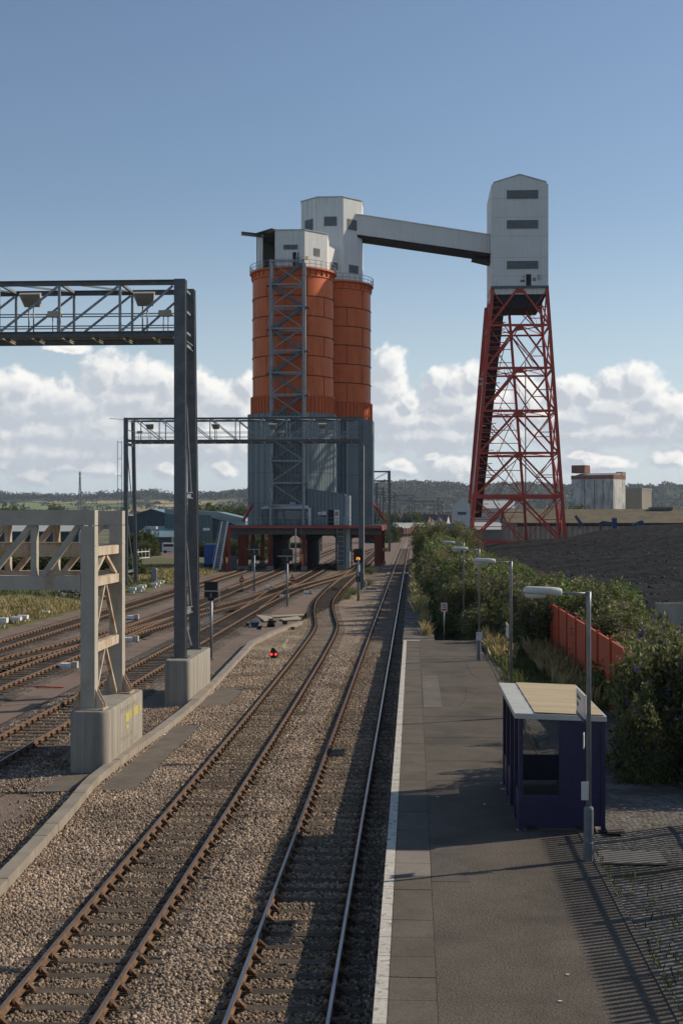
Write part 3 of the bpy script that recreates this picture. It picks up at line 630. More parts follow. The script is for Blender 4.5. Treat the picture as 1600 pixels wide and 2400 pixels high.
for k in range(6):
    u, v = rr.uniform(.5, 3.2), rr.uniform(18, 40); b = MB(); b.box(u, u + .05, v, v + .03, ZP + .003, ZP + .02); tag(b.build('litter', m_whitep), 'tiny scrap of white litter lying on the platform asphalt', 'litter', 'litter scraps on the platform')
# ================================================================ cream portal gantry on its concrete block
m_cream = M('cream_paint', (.36, .325, .265), .7, scale=1.3, col2=(.43, .39, .325), fine=.08, bscale=20); layer(m_cream, (.30, .17, .07), 1.1, (.60, .78), stretch=(1.3, 1.3, .5), amount=.75)
m_creamr = M('cream_paint_rusted', (.44, .36, .26), .75, scale=2, col2=(.53, .46, .36), fine=.1, bscale=20); layer(m_creamr, (.28, .13, .045), 1.6, (.47, .66), stretch=(2, 2, .5), amount=.85)
m_block = M('cast_concrete', (.21, .19, .152), .92, scale=1.2, col2=(.33, .30, .25), stretch=(3.2, 3.2, .12), fine=.12, bscale=20, bump=.15)
def rounded_block(name, mat, u0, u1, v0, v1, z0, z1, r, parent):
    P = []
    for (cx, cy, a) in ((u1 - r, v0 + r, -90), (u1 - r, v1 - r, 0), (u0 + r, v1 - r, 90), (u0 + r, v0 + r, 180)):
        for k in range(7): t = R(a + 15 * k); P.append((cx + r * math.cos(t), cy + r * math.sin(t)))
    b = MB(); n = len(P); e = .05
    def ring(s, z):
        cx, cy = (u0 + u1) / 2, (v0 + v1) / 2
        return [(x + (cx - x) * s / (u1 - u0) * 2, y + (cy - y) * s / (v1 - v0) * 2, z) for x, y in P]
    rings = [ring(0, z0), ring(0, z1 - e), ring(.02, z1 - e * .35), ring(e, z1)]
    for q in rings: b.v += [Vector(p) for p in q]
    for i in range(3):
        for j in range(n): b.f.append([i*n+j, i*n+(j+1) % n, (i+1)*n+(j+1) % n, (i+1)*n+j]); b.sm.append(True); b.mi.append(0)
    b.f.append([3*n+j for j in range(n)]); b.sm.append(False); b.mi.append(0)
    return b.build(name, mat, parent)
cg = thing('portal_gantry', 'heavy cream steel portal gantry with rust streaks on a concrete block', 'gantry', (-9.6, 41.3, -.25))
blk = rounded_block('concrete_block', m_block, -10.2, -9.03, 38.75, 44.05, -.4, 1.62, .26, cg)
VF, VR = 39.1, 42.85; UP0, UP1 = -9.93, -9.50
def cpart(mb, name, mat=m_cream, parent=cg): return mb.build(name, mat, parent)
for v in (VF, VR):
    b = MB(); b.box(UP0, UP1, v, v + .43, 1.66, 7.12); b.box(UP0 - .01, UP1 + .01, v - .01, v + .44, 6.52, 6.56); po = cpart(b, 'post')
    b = MB(); b.box(UP0 - .28, UP1 + .28, v - .14, v + .57, 1.622, 1.66); cpart(b, 'base_plate', m_creamr, po)
    for (uu, s) in ((UP1 + .003, 1), (UP0 - .003, -1)):
        for dv in (.06, .36): gs = MB(); gs.prism([(uu, v + dv, 1.662), (uu + s * .24, v + dv, 1.662), (uu + s * .24, v + dv, 1.80), (uu + s * .10, v + dv, 2.05), (uu, v + dv, 2.25)], (0, .03, 0)); cpart(gs, 'gusset', m_creamr, po)
    top = MB(); top.box(-34, UP1, v, v + .42, 7.14, 7.6); cpart(top, 'top_chord')
    lo = MB(); lo.box(-34, UP0 - .005, v + .02, v + .40, 5.2, 5.63); lo.box(UP0 - .1, UP0 - .006, v - .02, v + .44, 5.15, 5.68); cpart(lo, 'lower_chord', m_creamr if v > 40 else m_cream)
    k = 0; step = 1.62
    for i in range(14):
        x = -11.38 - i * step - (.35 if v > 40 else 0)
        b = MB(); b.box(x - .09, x + .09, v + .1, v + .34, 5.632, 7.138); cpart(b, 'truss_upright', m_cream if v < 40 else m_creamr)
        xr = x + step if i else (UP0 if v < 40 else x + step)
        b = MB(); b.bar((x + .22, v + .22, 5.55), (min(xr - .03, UP0 - .02), v + .22, 7.22), .22, .17, (0, 0, 1)); cpart(b, 'truss_diagonal', m_cream if v < 40 else m_creamr)
b = MB(); b.box(-34, UP0 - .02, 41.0, 41.3, 6.14, 6.56); b.box(-34, UP0 - .02, 40.96, 41.34, 6.565, 6.60); cpart(b, 'walkway_beam', m_creamr)
for k, z in enumerate((6.35, 5.42, 3.42)):
    b = MB(); b.box(UP1 - .30, UP1 - .10, VF + .432, VR - .002, z - .14, z + .14); cpart(b, 'cross_strut', m_creamr)
for (zt, zb) in ((6.19, 5.57), (5.26, 3.60), (3.26, 1.70)):
    m_ = (VF + .43 + VR) / 2
    for s in (-1, 1):
        b = MB(); b.bar((UP1 - .2, m_ + s * .12, zt), (UP1 - .2, m_ + s * 1.52, zb), .11, .11, (1, 0, 0)); cpart(b, 'lattice_brace', m_creamr)
m_yel = M('stencil_yellow', (.52, .42, .06), .8, scale=14, col2=(.42, .36, .16)); m_yelf = M('stencil_yellow_faded', (.44, .37, .20), .85, scale=12, col2=(.38, .34, .24))
xr = -9.026
def stencil(txt, v, z, s, mat): text_mesh(txt, s, mat, Vector((xr, v, z)), (0, 1, 0), (0, 0, 1), blk, depth=.002)
stencil('AVM  SIDING  GANTRY', 41.7, 1.36, .23, m_yelf); stencil('\u25a0\u25a0I  \u25a0-\u25a0', 42.3, 1.06, .34, m_yel); stencil('PLATFORM  200', 41.4, .46, .24, m_yelf); stencil('AM1    1255', 42.4, .18, .24, m_yelf)
b = MB()
for (v0, v1, z0, z1) in ((41.20, 41.75, .92, 1.2), (42.65, 43.05, .95, 1.22), (43.3, 43.55, .98, 1.22), (41.3, 41.6, .7, .82)): b.box(xr - .001, xr + .002, v0, v1, z0, z1)
b.build('yellow_patch', m_yel, blk)

# ================================================================ grey floodlight gantries
m_dark = M('gantry_grey', (.098, .106, .112), .55, .3, scale=3, col2=(.142, .15, .157)); layer(m_dark, (.12, .07, .045), 2.2, (.66, .74), amount=.5)
m_mid = M('truss_galvanised', (.19, .215, .235), .5, .4, scale=3, col2=(.27, .295, .315)); m_fl = M('floodlight_body', (.40, .385, .33), .6, scale=5, col2=(.48, .46, .40)); m_lens = M('floodlight_lens', (.25, .24, .21), .15, spec=.7)
def floodlight(parent, p, big=True, aim=1):
    f = thing('floodlight', None, None); f.parent = parent; f.location = Vector(p) - Vector(parent.location); del_ = None
    b = MB()
    if big:
        b.tube([(-.1, 0, 0), (-.1, 0, 1.15)], .03, 6); b.tube([(.1, 0, 0), (.1, 0, 1.15)], .03, 6); b.build('bracket', m_mid, f, world=False)
        b = MB(); b.prism([(-.48, -.2, 1.62), (.42, -.2, 1.62), (.30, .25, 1.15), (-.36, .25, 1.15)], (.0, .22, .10)); b.build('lamp_housing', m_fl, f, world=False)
        b = MB(); b.quad((-.40, -.203, 1.60), (.36, -.203, 1.60), (.27, .20, 1.18), (-.31, .20, 1.18)); b.v = [q + Vector((0, -.012, -.012)) for q in b.v]; b.build('lens', m_lens, f, world=False)
    else:
        b.tube([(-.1, 0, 0), (-.1, 0, .75)], .022, 6); b.tube([(.1, 0, 0), (.1, 0, .75)], .022, 6); b.build('bracket', m_mid, f, world=False)
        b = MB(); b.prism([(-.3, -.16, .76), (-.28, -.16, .98), (.26, -.16, 1.0), (.3, -.16, .80), (.1, -.16, .74)], (0, .34, 0)); b.build('lamp_housing', m_fl, f, world=False)
    return f
def gantry(label, u0, u1, vf, vr, zt, zb, base0=-.25, base_w=.47, bay=2.54, flip=False, lights=(), detail=True, uref=None, postmat=None, far=False, splay=0.0):
    t = thing('floodlight_gantry', label, 'floodlight gantry', (u1, vf, base0), 'grey lighting gantries across the tracks')
    pm_ = postmat or m_dark; d = vr - vf
    def P(mb, name, mat=m_mid, parent=t): return mb.build(name, mat, parent)
    for ue in (u0, u1):
        for v in (vf, vr):
            b = MB(); w = base_w * (1 if v == vf else .85)
            s_ = splay if v == vr else 0.0
            for (x0_, x1_, y0_, y1_) in ((ue - w / 2, ue + w / 2, -.2, -.17), (ue - w / 2, ue + w / 2, .17, .2), (ue + w / 2 - .1, ue + w / 2 - .04, -.168, .168)):
                b.prism([(x0_, v + s_ + y0_, base0), (x1_, v + s_ + y0_, base0), (x1_, v + s_ + y1_, base0), (x0_, v + s_ + y1_, base0)], (0, -s_, zt - base0))
            b.box(ue - w / 2 - .12, ue + w / 2 + .12, v + s_ - .3, v + s_ + .3, base0, base0 + .05)
            P(b, 'post', pm_)
        zz = base0 + .3; s = 1
        for (za, zc) in ((base0 + .3, base0 + 1.75), (base0 + 2.0, base0 + (zb - base0) * .5), (base0 + (zb - base0) * .5 + .2, zb - .3)):
            b = MB(); b.bar((ue + .05, vf + .2, zc if s > 0 else za), (ue + .05, vr - .2, za if s > 0 else zc), .09, .09, (1, 0, 0)); P(b, 'post_brace'); s = 1
            b = MB(); b.ibar((ue + .05, vf + .2, zc + .1), (ue + .05, vr - .2, zc + .1), .2, .26, .03); P(b, 'post_strut')
        if detail:
            for z in np.linspace(zb + .35, zt - .25, 3): b = MB(); b.bar((ue, vf + .2, z), (ue, vr - .2, z), .1, .1); P(b, 'post_strut')
    for v in (vf, vr):
        b = MB(); b.ibar((u0 + base_w / 2, v, zt - .11), (u1 - base_w / 2, v, zt - .11), .2, .2, .03); P(b, 'top_chord', pm_)
        b = MB(); b.ibar((u0 + base_w / 2, v, zb + .12), (u1 - base_w / 2, v, zb + .12), .24, .24, .03); P(b, 'bottom_chord', pm_)
        n = int((u1 - u0) / bay); ub = [u1 - base_w / 2 - (uref or .1) - bay * k for k in range(n)]
        for k, x in enumerate(ub):
            if x < u0 + .4: break
            b = MB(); b.bar((x, v, zb + .242), (x, v, zt - .212), .10, .10); P(b, 'truss_upright')
            xr = x + bay if k else u1 - base_w / 2; mid = (u0 + u1) / 2
            up = (x < mid) if flip else False
            if up: b = MB(); b.bar((x + .08, v, zt - .25), (xr - .08, v, zb + .28), .085, .085, (0, 1, 0))
            else: b = MB(); b.bar((x + .08, v, zb + .28), (xr - .08, v, zt - .25), .085, .085, (0, 1, 0))
            P(b, 'truss_diagonal')
    for k, x in enumerate(ub):
        if x < u0 + .4: break
        if far: continue
        b = MB(); b.bar((x, vf + .102, zt - .1), (x, vr - .102, zt - .1), .11, .11); P(b, 'top_strut')
        if detail: b = MB(); b.bar((x - bay + .1, vf + .11, zt - .07), (x - .1, vr - .11, zt - .07), .07, .07); P(b, 'top_brace')
        for q in (0, .5):
            b = MB(); b.ibar((x + q * bay, vf + .125, zb + .06), (x + q * bay, vr - .125, zb + .06), .12, .11, .02); P(b, 'floor_joist', m_fl if detail else m_mid)
    if not far:
        b = MB(); b.box(u0 + .5, u1 - .5, vf + .85, vr - .85, zb + .118, zb + .14); P(b, 'walkway_floor', m_mid)
    if detail:
        for (v, z) in ((vf + .85, zb + 1.1), (vf + .85, zb + .6), (vr - .85, zb + 1.1), (vr - .85, zb + .6)):
            b = MB(); b.bar((u0 + .4, v, z), (u1 - .3, v, z), .045, .045); P(b, 'handrail')
    for (x, big) in lights: floodlight(t, (x, vf + .5 if big else vf + .9, zb + .242), big)
    return t
g1 = gantry('tall nearest grey lighting gantry with floodlights on a concrete block', -34, -9.57, 54.1, 56.5, 17.2, 14.84, base0=1.62, splay=1.25,
       lights=((-11.15, True), (-10.35, False), (-15.95, True), (-15.05, False), (-20.8, True), (-25.6, True)), uref=2.28)
rounded_block('concrete_block', m_block, -10.05, -9.0, 53.0, 58.6, -.4, 1.61, .2, g1)
rounded_block('concrete_block', m_block, -34.5, -33.5, 53.0, 58.6, -.4, 1.61, .2, g1)
g2 = gantry('second grey lighting gantry spanning the yard in front of the silos', -30.6, -5.55, 139.8, 143.4, 18.1, 15.5, base0=-.2, splay=1.6, base_w=.42, bay=2.72, flip=True,
       lights=((-29.3, False), (-28.1, True), (-21, True), (-14.9, True), (-14.0, False), (-9.6, True), (-8.8, False)), uref=2.2)
b = MB()                                                            # caged ladder and small landing on the left leg
for x in (-31.5, -31.05): b.bar((x, 139.8, 8.3), (x, 139.8, 15.6), .05, .05)
for k in range(5): b.bar((-31.5, 139.8, 8.3 + k * 1.8), (-31.05, 139.8, 8.3 + k * 1.8), .06, .05)
b.build('ladder', m_mid, g2)
b = MB(); b.box(-32.6, -30.9, 139.3, 140.3, 6.55, 6.62)
for x in (-32.5, -31.7, -31.0): b.bar((x, 139.4, 6.62), (x, 139.4, 8.5), .05, .05)
b.bar((-32.55, 139.4, 8.5), (-30.95, 139.4, 8.5), .05, .05); b.bar((-32.3, 139.6, 6.5), (-30.9, 139.6, 5.2), .07, .07); b.build('landing', m_mid, g2)
b = MB(); b.tube([(-5.2, 139.4, 15), (-5.2, 139.4, .9), (-4.9, 139.2, .6), (-4.9, 139.2, -.3)], .05, 6); b.build('conduit', m_fl, g2)
b = MB(); b.box(-4.85, -3.8, 138.9, 139.6, -.3, .08); b.build('plinth', m_block, g2)
for (lb, px, vv, zt, dx) in (('third grey lighting gantry, right of the silos', 912, 304, 18.3, 16), ('slim gantry post pair left of the train, half hidden by the silos', 882, 400, 18.2, 12), ('far gantry with thin crossbar left of the train', 898, 470, 18.2, 14),
       ('gantry post just above the end of the wagon train', 925, 545, 18.2, 15), ('gantry post standing behind the white shed and wagons', 965, 620, 18.2, 15), ('far gantry post left of the white box house', 1026, 690, 18.2, 15), ('farthest gantry post beside the white box house', 1036, 720, 17.0, 15)):
    q = S(px, HY, vv); gantry(lb, q.x - dx, q.x, q.y, q.y + 4.5, zt, zt - 2.4, base0=-.3, base_w=.5, bay=3.6, detail=False, far=True)

# ================================================================ signals and yard furniture
m_orange = lamp_mat('amber_light', (1.0, .30, .02), 6.0); m_redl = lamp_mat('red_light', (1.0, .03, .02), 4.0)
def signal_back(label, px, py, ztop, w=.62, h=.75, ladder=True):
    p = G(px, py, -.2); t = thing('railway_signal', label, 'signal', (p.x, p.y, -.2), 'signals seen from behind')
    MB().tube([(0, 0, 0), (0, 0, ztop - .6)], .085, 10).build('post', m_galv, t, world=False)
    MB().box(-.2, .2, -.2, .2, 0, .04).build('foot', m_galv, t, world=False)
    MB().box(-w/2, w/2, -.06, .1, ztop - h, ztop).build('backboard', m_black, t, world=False)
    MB().box(-w*.22, w*.22, -.13, .13, ztop - h - .16, ztop - h - .002).build('lamp_box', m_black, t, world=False)
    b = MB(); b.box(-w/2 - .35, w/2 + .12, -.085, -.062, ztop - h * .62, ztop - h * .56); b.bar((w/2 + .1, -.075, ztop - h * .58), (w/2 + .1, -.075, ztop - h - .3), .03, .03); b.build('guard_rail', m_fl, t, world=False)
    if ladder:
        b = MB(); b.tube([(-.2, -.1, 0), (-.2, -.1, ztop - h)], .018, 6); b.build('conduit', m_galv, t, world=False)
    return t
signal_back('black-backed signal on a post beside the dark gantry legs', 495, 1544, 4.15, .72, .85)
signal_back('bare grey signal post with a black lamp board in the middle of the yard', 673, 1421, 4.9, .95, 1.0)
signal_back('black-backed signal on a post left of the silo bores', 596, 1386, 4.9, .85, .95)
p = G(839, 1409, -.2); t = thing('railway_signal', 'signal showing an amber light with a number plate on its post', 'signal', (p.x, p.y, -.2))
MB().tube([(0, 0, 0), (0, 0, 4.0)], .12, 10).build('post', m_galv, t, world=False); MB().box(-.25, .25, -.25, .25, 0, .05).build('foot', m_galv, t, world=False)
hd = MB().box(-.42, .42, -.05, .16, 3.5, 4.75).build('backboard', m_black, t, world=False)
b = MB(); b.lathe([(0, 0), (.14, 0), (.14, .012), (0, .012)], n=20); b.v = [Vector((q.x, -.055 - q.z, q.y + 3.88)) for q in b.v]; b.build('amber_lamp', m_orange, hd, world=False)
b = MB()
for a in range(0, 181, 20): pass
b.lathe([(.15, 0), (.17, 0), (.17, .22), (.15, .22)], n=20, smooth=False); b.v = [Vector((q.x, -.051 - q.z, q.y + 4.35)) for q in b.v]; b.build('lamp_hood', m_black, hd, world=False)
MB().tube([(.13, -.08, 3.45), (.13, -.08, .1)], .03, 6).build('conduit', m_whitep, t, world=False)
pn = MB().box(-.18, .18, -.16, -.13, 1.75, 2.65).build('number_plate', m_black, t, world=False)
for txt, z, s in (('\u25b2', 2.52, .26), ('OM', 2.31, .17), ('1', 2.09, .17), ('6', 1.89, .17)): text_mesh(txt, s, m_whitep, Vector((p.x, p.y - .163, -.2 + z)), (1, 0, 0), (0, 0, 1), pn)
p = G(641, 1546, -.2); t = thing('ground_signal', 'small black ground signal showing two red lights in the ballast', 'ground signal', (p.x, p.y, -.2))
hd = MB().prism([(-.2, 0, .16), (.22, 0, .16), (.22, 0, .36), (.02, 0, .62), (-.1, 0, .62), (-.2, 0, .38)], (0, .22, 0)).build('housing', m_black, t, world=False)
MB().box(-.15, .15, .03, .2, 0, .158).build('stand', m_black, t, world=False)
for x in (-.115, .125):
    b = MB(); b.lathe([(0, 0), (.062, 0), (.062, .01), (0, .01)], n=16); b.v = [Vector((q.x + x, -.003 - q.z, q.y + .29)) for q in b.v]; b.build('red_lamp', m_redl, hd, world=False)
for (px, py, lb) in ((567, 1372, 'red round stop board on a short white foot, left of the other one'), (685, 1370, 'red round stop board between the two silo lines, right of the other one')):
    p = G(px, py, -.25); t = thing('stop_board', lb, 'stop board', (p.x, p.y, -.25), 'small stop boards between the yard lines')
    b = MB(); b.lathe([(0, 0), (.30, 0), (.30, .03), (0, .03)], n=24); b.v = [Vector((q.x, -q.z, q.y + .62)) for q in b.v]; d_ = b.build('disc', m_red, t, world=False)
    MB().box(-.2, .2, -.034, -.031, .57, .67).build('white_bar', m_whitep, d_, world=False)
    MB().box(-.16, .16, -.06, .06, 0, .3).build('foot', M('pale_yellow_paint', (.5,.42,.2), .7), t, world=False); MB().lathe([(.1, 0), (.1, .16), (.06, .22)], (0, 0, .94), 10).build('lamp', m_black, t, world=False)
p = G(893, 1325, -.2); t = thing('speed_sign', 'white triangular speed sign reading 15 beside the main line', 'sign', (p.x, p.y, -.2))
MB().tube([(0, 0, 0), (0, 0, 1.9)], .04, 8).build('post', m_galv, t, world=False)
pn = MB().prism([(-.52, -.05, 2.75), (0, -.05, 1.7), (.52, -.05, 2.75)], (0, .02, 0)).build('triangle', m_whitep, t, world=False)
text_mesh('15', .45, m_black, Vector((p.x, p.y - .055, -.2 + 2.48)), (1, 0, 0), (0, 0, 1), pn)
# white marker posts and point machines
def marker(label, px, py, s=1.0, base=-.3):
    p = G(px, py, base); t = thing('marker_post', label, 'marker post', (p.x, p.y, base), 'white topped marker posts along the bank')
    MB().box(-.22*s, .22*s, -.1, .25, 0, .42*s).build('stem', m_whitep, t, world=False); MB().box(-.42*s, .42*s, -.18, .33, .422*s, .72*s).build('cap', m_whitep, t, world=False); return t
MK = 'white topped marker post on the bank, '
for (px, py, s, lb) in ((2, 1475, 1.1, 'the leftmost and largest one'), (38, 1466, .85, 'first of the close pair'), (54, 1462, .85, 'second of the close pair'), (108, 1444, .55, 'the slim one by the black rubble'),
                        (310, 1392, .9, 'nearest the second gantry leg'), (327, 1388, .9, 'just right of the gantry leg one'), (334, 1385, .9, 'between the gantry leg and the grey cabinet'), (361, 1379, .8, 'left of the three under the grey cabinet'), (370, 1376, .8, 'middle of the three under the grey cabinet'), (378, 1372, .8, 'right of the three under the grey cabinet')):
    marker(MK + lb, px, py, s)
def point_box(label, px, py):
    p = G(px, py, -.25); t = thing('point_machine', label, 'point machine', (p.x, p.y, -.25), 'white point machine boxes')
    MB().box(-.35, .2, -.25, .25, .05, .3).build('case', m_whitep, t, world=False); MB().box(.202, .5, -.18, .18, .05, .38).build('lid', m_fl, t, world=False); MB().box(-.4, .55, -.3, .3, -.1, .048).build('bearer', m_sleep, t, world=False)
for (px, py, lb) in ((160, 1568, 'white box beside the rails left of the cream posts'), (310, 1452, 'white box between the cream gantry and the dark gantry posts'), (306, 1505, 'white box just right of the cream posts'), (630, 1380, 'white box in the middle of the yard fan'), (664, 1402, 'small pale box by the bare signal post'), (720, 1392, 'pale box left of the S bend')): point_box(lb, px, py)
# boards and rubbish near the S bend
m_board = M('weathered_board', (.33, .28, .20), .9, scale=2, col2=(.42, .36, .27), stretch=(.6, 4, 4))
def boards(label, pts, z=-.2, th=.05, mat=m_board): 
    P = [Vector((*G(x, y, z).xy, z)) for (x, y) in pts]; return tag(MB().prism(P, (0, 0, th)).build('loose_board', mat), label, 'board', 'boards lying by the S bend')
boards('pale board pointing left by the S bend', [(600, 1442), (640, 1446), (634, 1452), (620, 1457)]); boards('long plank behind the loose boards by the S bend', [(636, 1444), (712, 1440), (712, 1443), (636, 1447)]); boards('wide pale sheet on the ground by the S bend', [(656, 1451), (698, 1445), (707, 1453), (664, 1455)])
boards('narrow plank lying behind the small ground signal', [(655, 1520), (672, 1500), (676, 1500), (664, 1520)], -.19); boards('short plank in front of the small ground signal', [(612, 1552), (622, 1544), (625, 1545), (616, 1553)], -.19); boards('plank left of the small ground signal', [(619, 1542), (632, 1526), (634, 1528), (628, 1544)], -.19)
m_blue = M('blue_plastic', (.02, .05, .13), .5, var=.2)
for (px, py, s, mt, lb) in ((579, 1467, .3, m_black, 'small black block left of the blue crate'), (597, 1469, .55, m_blue, 'blue crate among the rubbish'), (609, 1475, .35, m_black, 'black box in front of the blue crate'), (636, 1468, .6, m_black, 'larger black bin right of the blue crate'), (634, 1457, .32, m_black, 'black box behind the bin'), (668, 1463, .35, m_black, 'black box left of the trough end'), (686, 1477, .32, m_black, 'black box alone in the ballast')):
    p = G(px, py, -.22); b = MB(); b.box(-s/2, s/2, -s*.4, s*.4, 0, s*.55); b.box(-s*.53, s*.53, -s*.43, s*.43, s*.552, s*.66); b.v = [Matrix.Translation(p) @ Matrix.Rotation(random.uniform(-.5, .5), 4, 'Z') @ q for q in b.v]
    tag(b.build('rubbish_box', mt), lb, 'box', 'boxes dumped by the S bend')
b = MB(); p = G(20, 1612, -.2); q = G(150, 1611, -.2); b.tube([p, (p + q) / 2 + Vector((0, .3, 0)), q], .035, 6); tag(b.build('red_cable', M('red_hose', (.35, .03, .03), .5)), 'red cable lying on the dusty ground between yard lines', 'cable')
# ================================================================ coal silos
m_silo = M('silo_orange', (.60, .112, .020), .5, scale=.35, col2=(.72, .150, .028), fine=.06, bscale=6); layer(m_silo, (.30, .055, .014), .5, (.52, .75), stretch=(1.5, 1.5, .35), amount=.5); layer(m_silo, (.55, .38, .26), 7, (.74, .78), amount=.5)
m_seam = M('silo_seam_rust', (.15, .035, .018), .8, scale=2, var=.3)
m_skirt = M('silo_skirt_red', (.52, .095, .022), .6, scale=1, col2=(.60, .12, .028))
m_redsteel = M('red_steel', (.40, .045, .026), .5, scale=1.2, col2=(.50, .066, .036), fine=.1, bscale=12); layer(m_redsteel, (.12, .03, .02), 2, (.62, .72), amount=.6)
m_wclad = corrugate(M('white_cladding', (.70, .70, .67), .55, scale=.4, col2=(.76, .76, .73), stretch=(1, 1, .4)), .42, strength=.5, dark=.86)
m_gclad = corrugate(M('grey_green_cladding', (.14, .175, .187), .45, scale=.35, col2=(.185, .225, .237), stretch=(1, 1, .4)), .55, strength=.8, dark=.70)
layer(m_gclad, (.13, .09, .06), .7, (.60, .74), stretch=(2.5, 2.5, .25), amount=.5)
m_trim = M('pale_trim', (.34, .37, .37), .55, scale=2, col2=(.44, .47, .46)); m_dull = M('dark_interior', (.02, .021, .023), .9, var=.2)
layer(m_wclad, (.40, .37, .31), .8, (.50, .80), stretch=(2.5, 2.5, .18), amount=.55)
layer(m_silo, (.30, .10, .04), 1.3, (.55, .78), stretch=(2.5, 2.5, .12), amount=.6); layer(m_silo, (.62, .30, .14), .6, (.60, .85), stretch=(1, 1, .5), amount=.45)
m_louv = corrugate(M('louvre_grey', (.17, .185, .19), .6, scale=2), .16, axis=(0, 0, 1), strength=.8, dark=.5)
m_roofg = M('roof_felt', (.25, .25, .25), .9, var=.15)
T1 = C(-7.38, 202, 0); T2 = C(-1.47, 213, 0); RS = 6.16
def oct_poly(c, ap, z, n=8): r = ap / math.cos(math.pi / n); return [Vector((c.x + r * math.cos(R(22.5 + 45 * k)), c.y + r * math.sin(R(22.5 + 45 * k)), z)) for k in range(n)]
def tank(label, c, z0, z1, nrow, off):
    t = thing('coal_silo', label, 'silo', (c.x, c.y, z0), 'orange coal silos')
    mb = MB(); mb.lathe([(RS, z0 + 2.6), (RS, z1 - 1.2)], c, 72); h = (z1 - 1.2 - z0 - 2.6) / nrow
    for k in range(nrow + 1):
        z = z0 + 2.6 + k * h; mb.lathe([(RS + .003, z - .07), (RS + .07, z - .05), (RS + .07, z + .05), (RS + .003, z + .07)], c, 72, mi=1)
        for j in range(6):
            if k == nrow: break
            a = R(j * 60 + (-96 if (nrow - k + off) % 2 == 0 else -65)); d = Vector((math.cos(a), math.sin(a), 0)); p = c + d * (RS + .01)
            mb.bar(p + Vector((0, 0, z + .08)), p + Vector((0, 0, z + h - .08)), .07, .07, d, mi=1)
        for j in range(40):
            a = R(j * 9 + k * 3); d = Vector((math.cos(a), math.sin(a), 0)); q = c + d * (RS + .07); mb.bar(q + Vector((0, 0, z - .03)), q + Vector((0, 0, z + .10)), .05, .08, d, mi=1)
    mb.build('tank', [m_silo, m_seam], t)
    sk = MB(); sk.lathe([(RS, z0 + 2.68), (RS + .30, z0 + 2.66), (RS + .30, z0 + 2.5), (RS + .22, z0 + 2.49), (RS + .22, z0), (RS - .2, z0)], c, 72, smooth=False)
    for j in range(60): a = R(j * 6); d = Vector((math.cos(a), math.sin(a), 0)); p = c + d * (RS + .25); sk.bar(p + Vector((0, 0, z0)), p + Vector((0, 0, z0 + 2.48)), .09, .12, d)
    sk.build('ribbed_skirt', m_skirt, t)
    rim = MB(); rim.lathe([(RS + .003, z1 - 1.25), (RS + .12, z1 - 1.2), (RS + .12, z1 - 1.05), (RS + .02, z1 - 1.0), (RS + .02, z1 - .25), (RS + .45, z1 - .2), (RS + .45, z1), (RS - 2, z1 + .02)], c, 72, smooth=False)
    for j in range(36): a = R(j * 10); d = Vector((math.cos(a), math.sin(a), 0)); p = c + d * (RS + .12); rim.bar(p + Vector((0, 0, z1 - 1.0)), p + Vector((0, 0, z1 - .22)), .07, .2, d)
    rim.build('rim', m_silo, t)
    MB().disc(c + Vector((0, 0, z1 - .05)), RS + .3, 48).build('top_deck', m_roofg, t)
    hr = MB()
    for j in range(40):
        a = R(j * 9); d = Vector((math.cos(a), math.sin(a), 0)); p = c + d * (RS + .4); hr.bar(p + Vector((0, 0, z1)), p + Vector((0, 0, z1 + 1.12)), .06, .06)
    for z in (.08, .55, 1.1): hr.lathe([(RS + .37, z1 + z - .025), (RS + .43, z1 + z - .025), (RS + .43, z1 + z + .025), (RS + .37, z1 + z + .025), (RS + .37, z1 + z - .025)], c, 60)
    hr.build('handrail', m_mid, t); return t
tank('front orange steel silo with the grey zigzag stair tower before it', T1, 23.05, 44.6, 6, 0)
tank('rear orange silo, partly hidden behind the front one', T2, 23.05, 44.6, 6, 1)
def facets(mb, c, ap, z0, z1, skip=()):
    P = oct_poly(c, ap, z0); n = len(P)
    for k in range(n):
        if k in skip: continue
        a, b = P[k], P[(k + 1) % n]; mb.quad(a, b, Vector((b.x, b.y, z1)), Vector((a.x, a.y, z1)))
    return P
def on_facet(c, ap, k, s0, s1, z0, z1, prj=.02, mb=None):
    """box lying on facet k of an octagon between fractions s0..s1 of its width"""
    P = oct_poly(c, ap, 0); a, b = P[k], P[(k + 1) % 8]; d = (b - a); nrm = Vector((d.y, -d.x, 0)).normalized()
    p, q = a + d * s0, a + d * s1; mb = mb or MB()
    mb.prism([Vector((p.x, p.y, z0)) , Vector((q.x, q.y, z0)), Vector((q.x, q.y, z1)), Vector((p.x, p.y, z1))], nrm * prj); return mb
# facet numbers: 5 faces the platform, 6 the right front diagonal, 4 the left front diagonal
lower = thing('silo_base_building', 'grey green clad base building carrying the two orange silos', 'building', (T1.x, T1.y, 6.35))
b = MB(); P = facets(b, T1, 6.55, 6.36, 23.04); b.add([p + Vector((0, 0, 16.68)) for p in P], [tuple(range(8))]); b.build('front_cladding', m_gclad, lower)
b = MB(); P = facets(b, T2, 6.55, 6.36, 23.0); b.add([p + Vector((0, 0, 16.62)) for p in P], [tuple(range(8))]); b.build('rear_cladding', m_gclad, lower)
for c, z1 in ((T1, 23.05), (T2, 23.02)):
    b = MB()
    for k, p in enumerate(oct_poly(c, 6.56, 6.37)):
        if k in (3, 4, 5, 6, 7, 0): d = (p - Vector((c.x, c.y, 6.37))).normalized(); b.bar(p, p + Vector((0, 0, z1 - 6.37)), .16, .10, d)
    b.build('corner_trim', m_trim, lower)
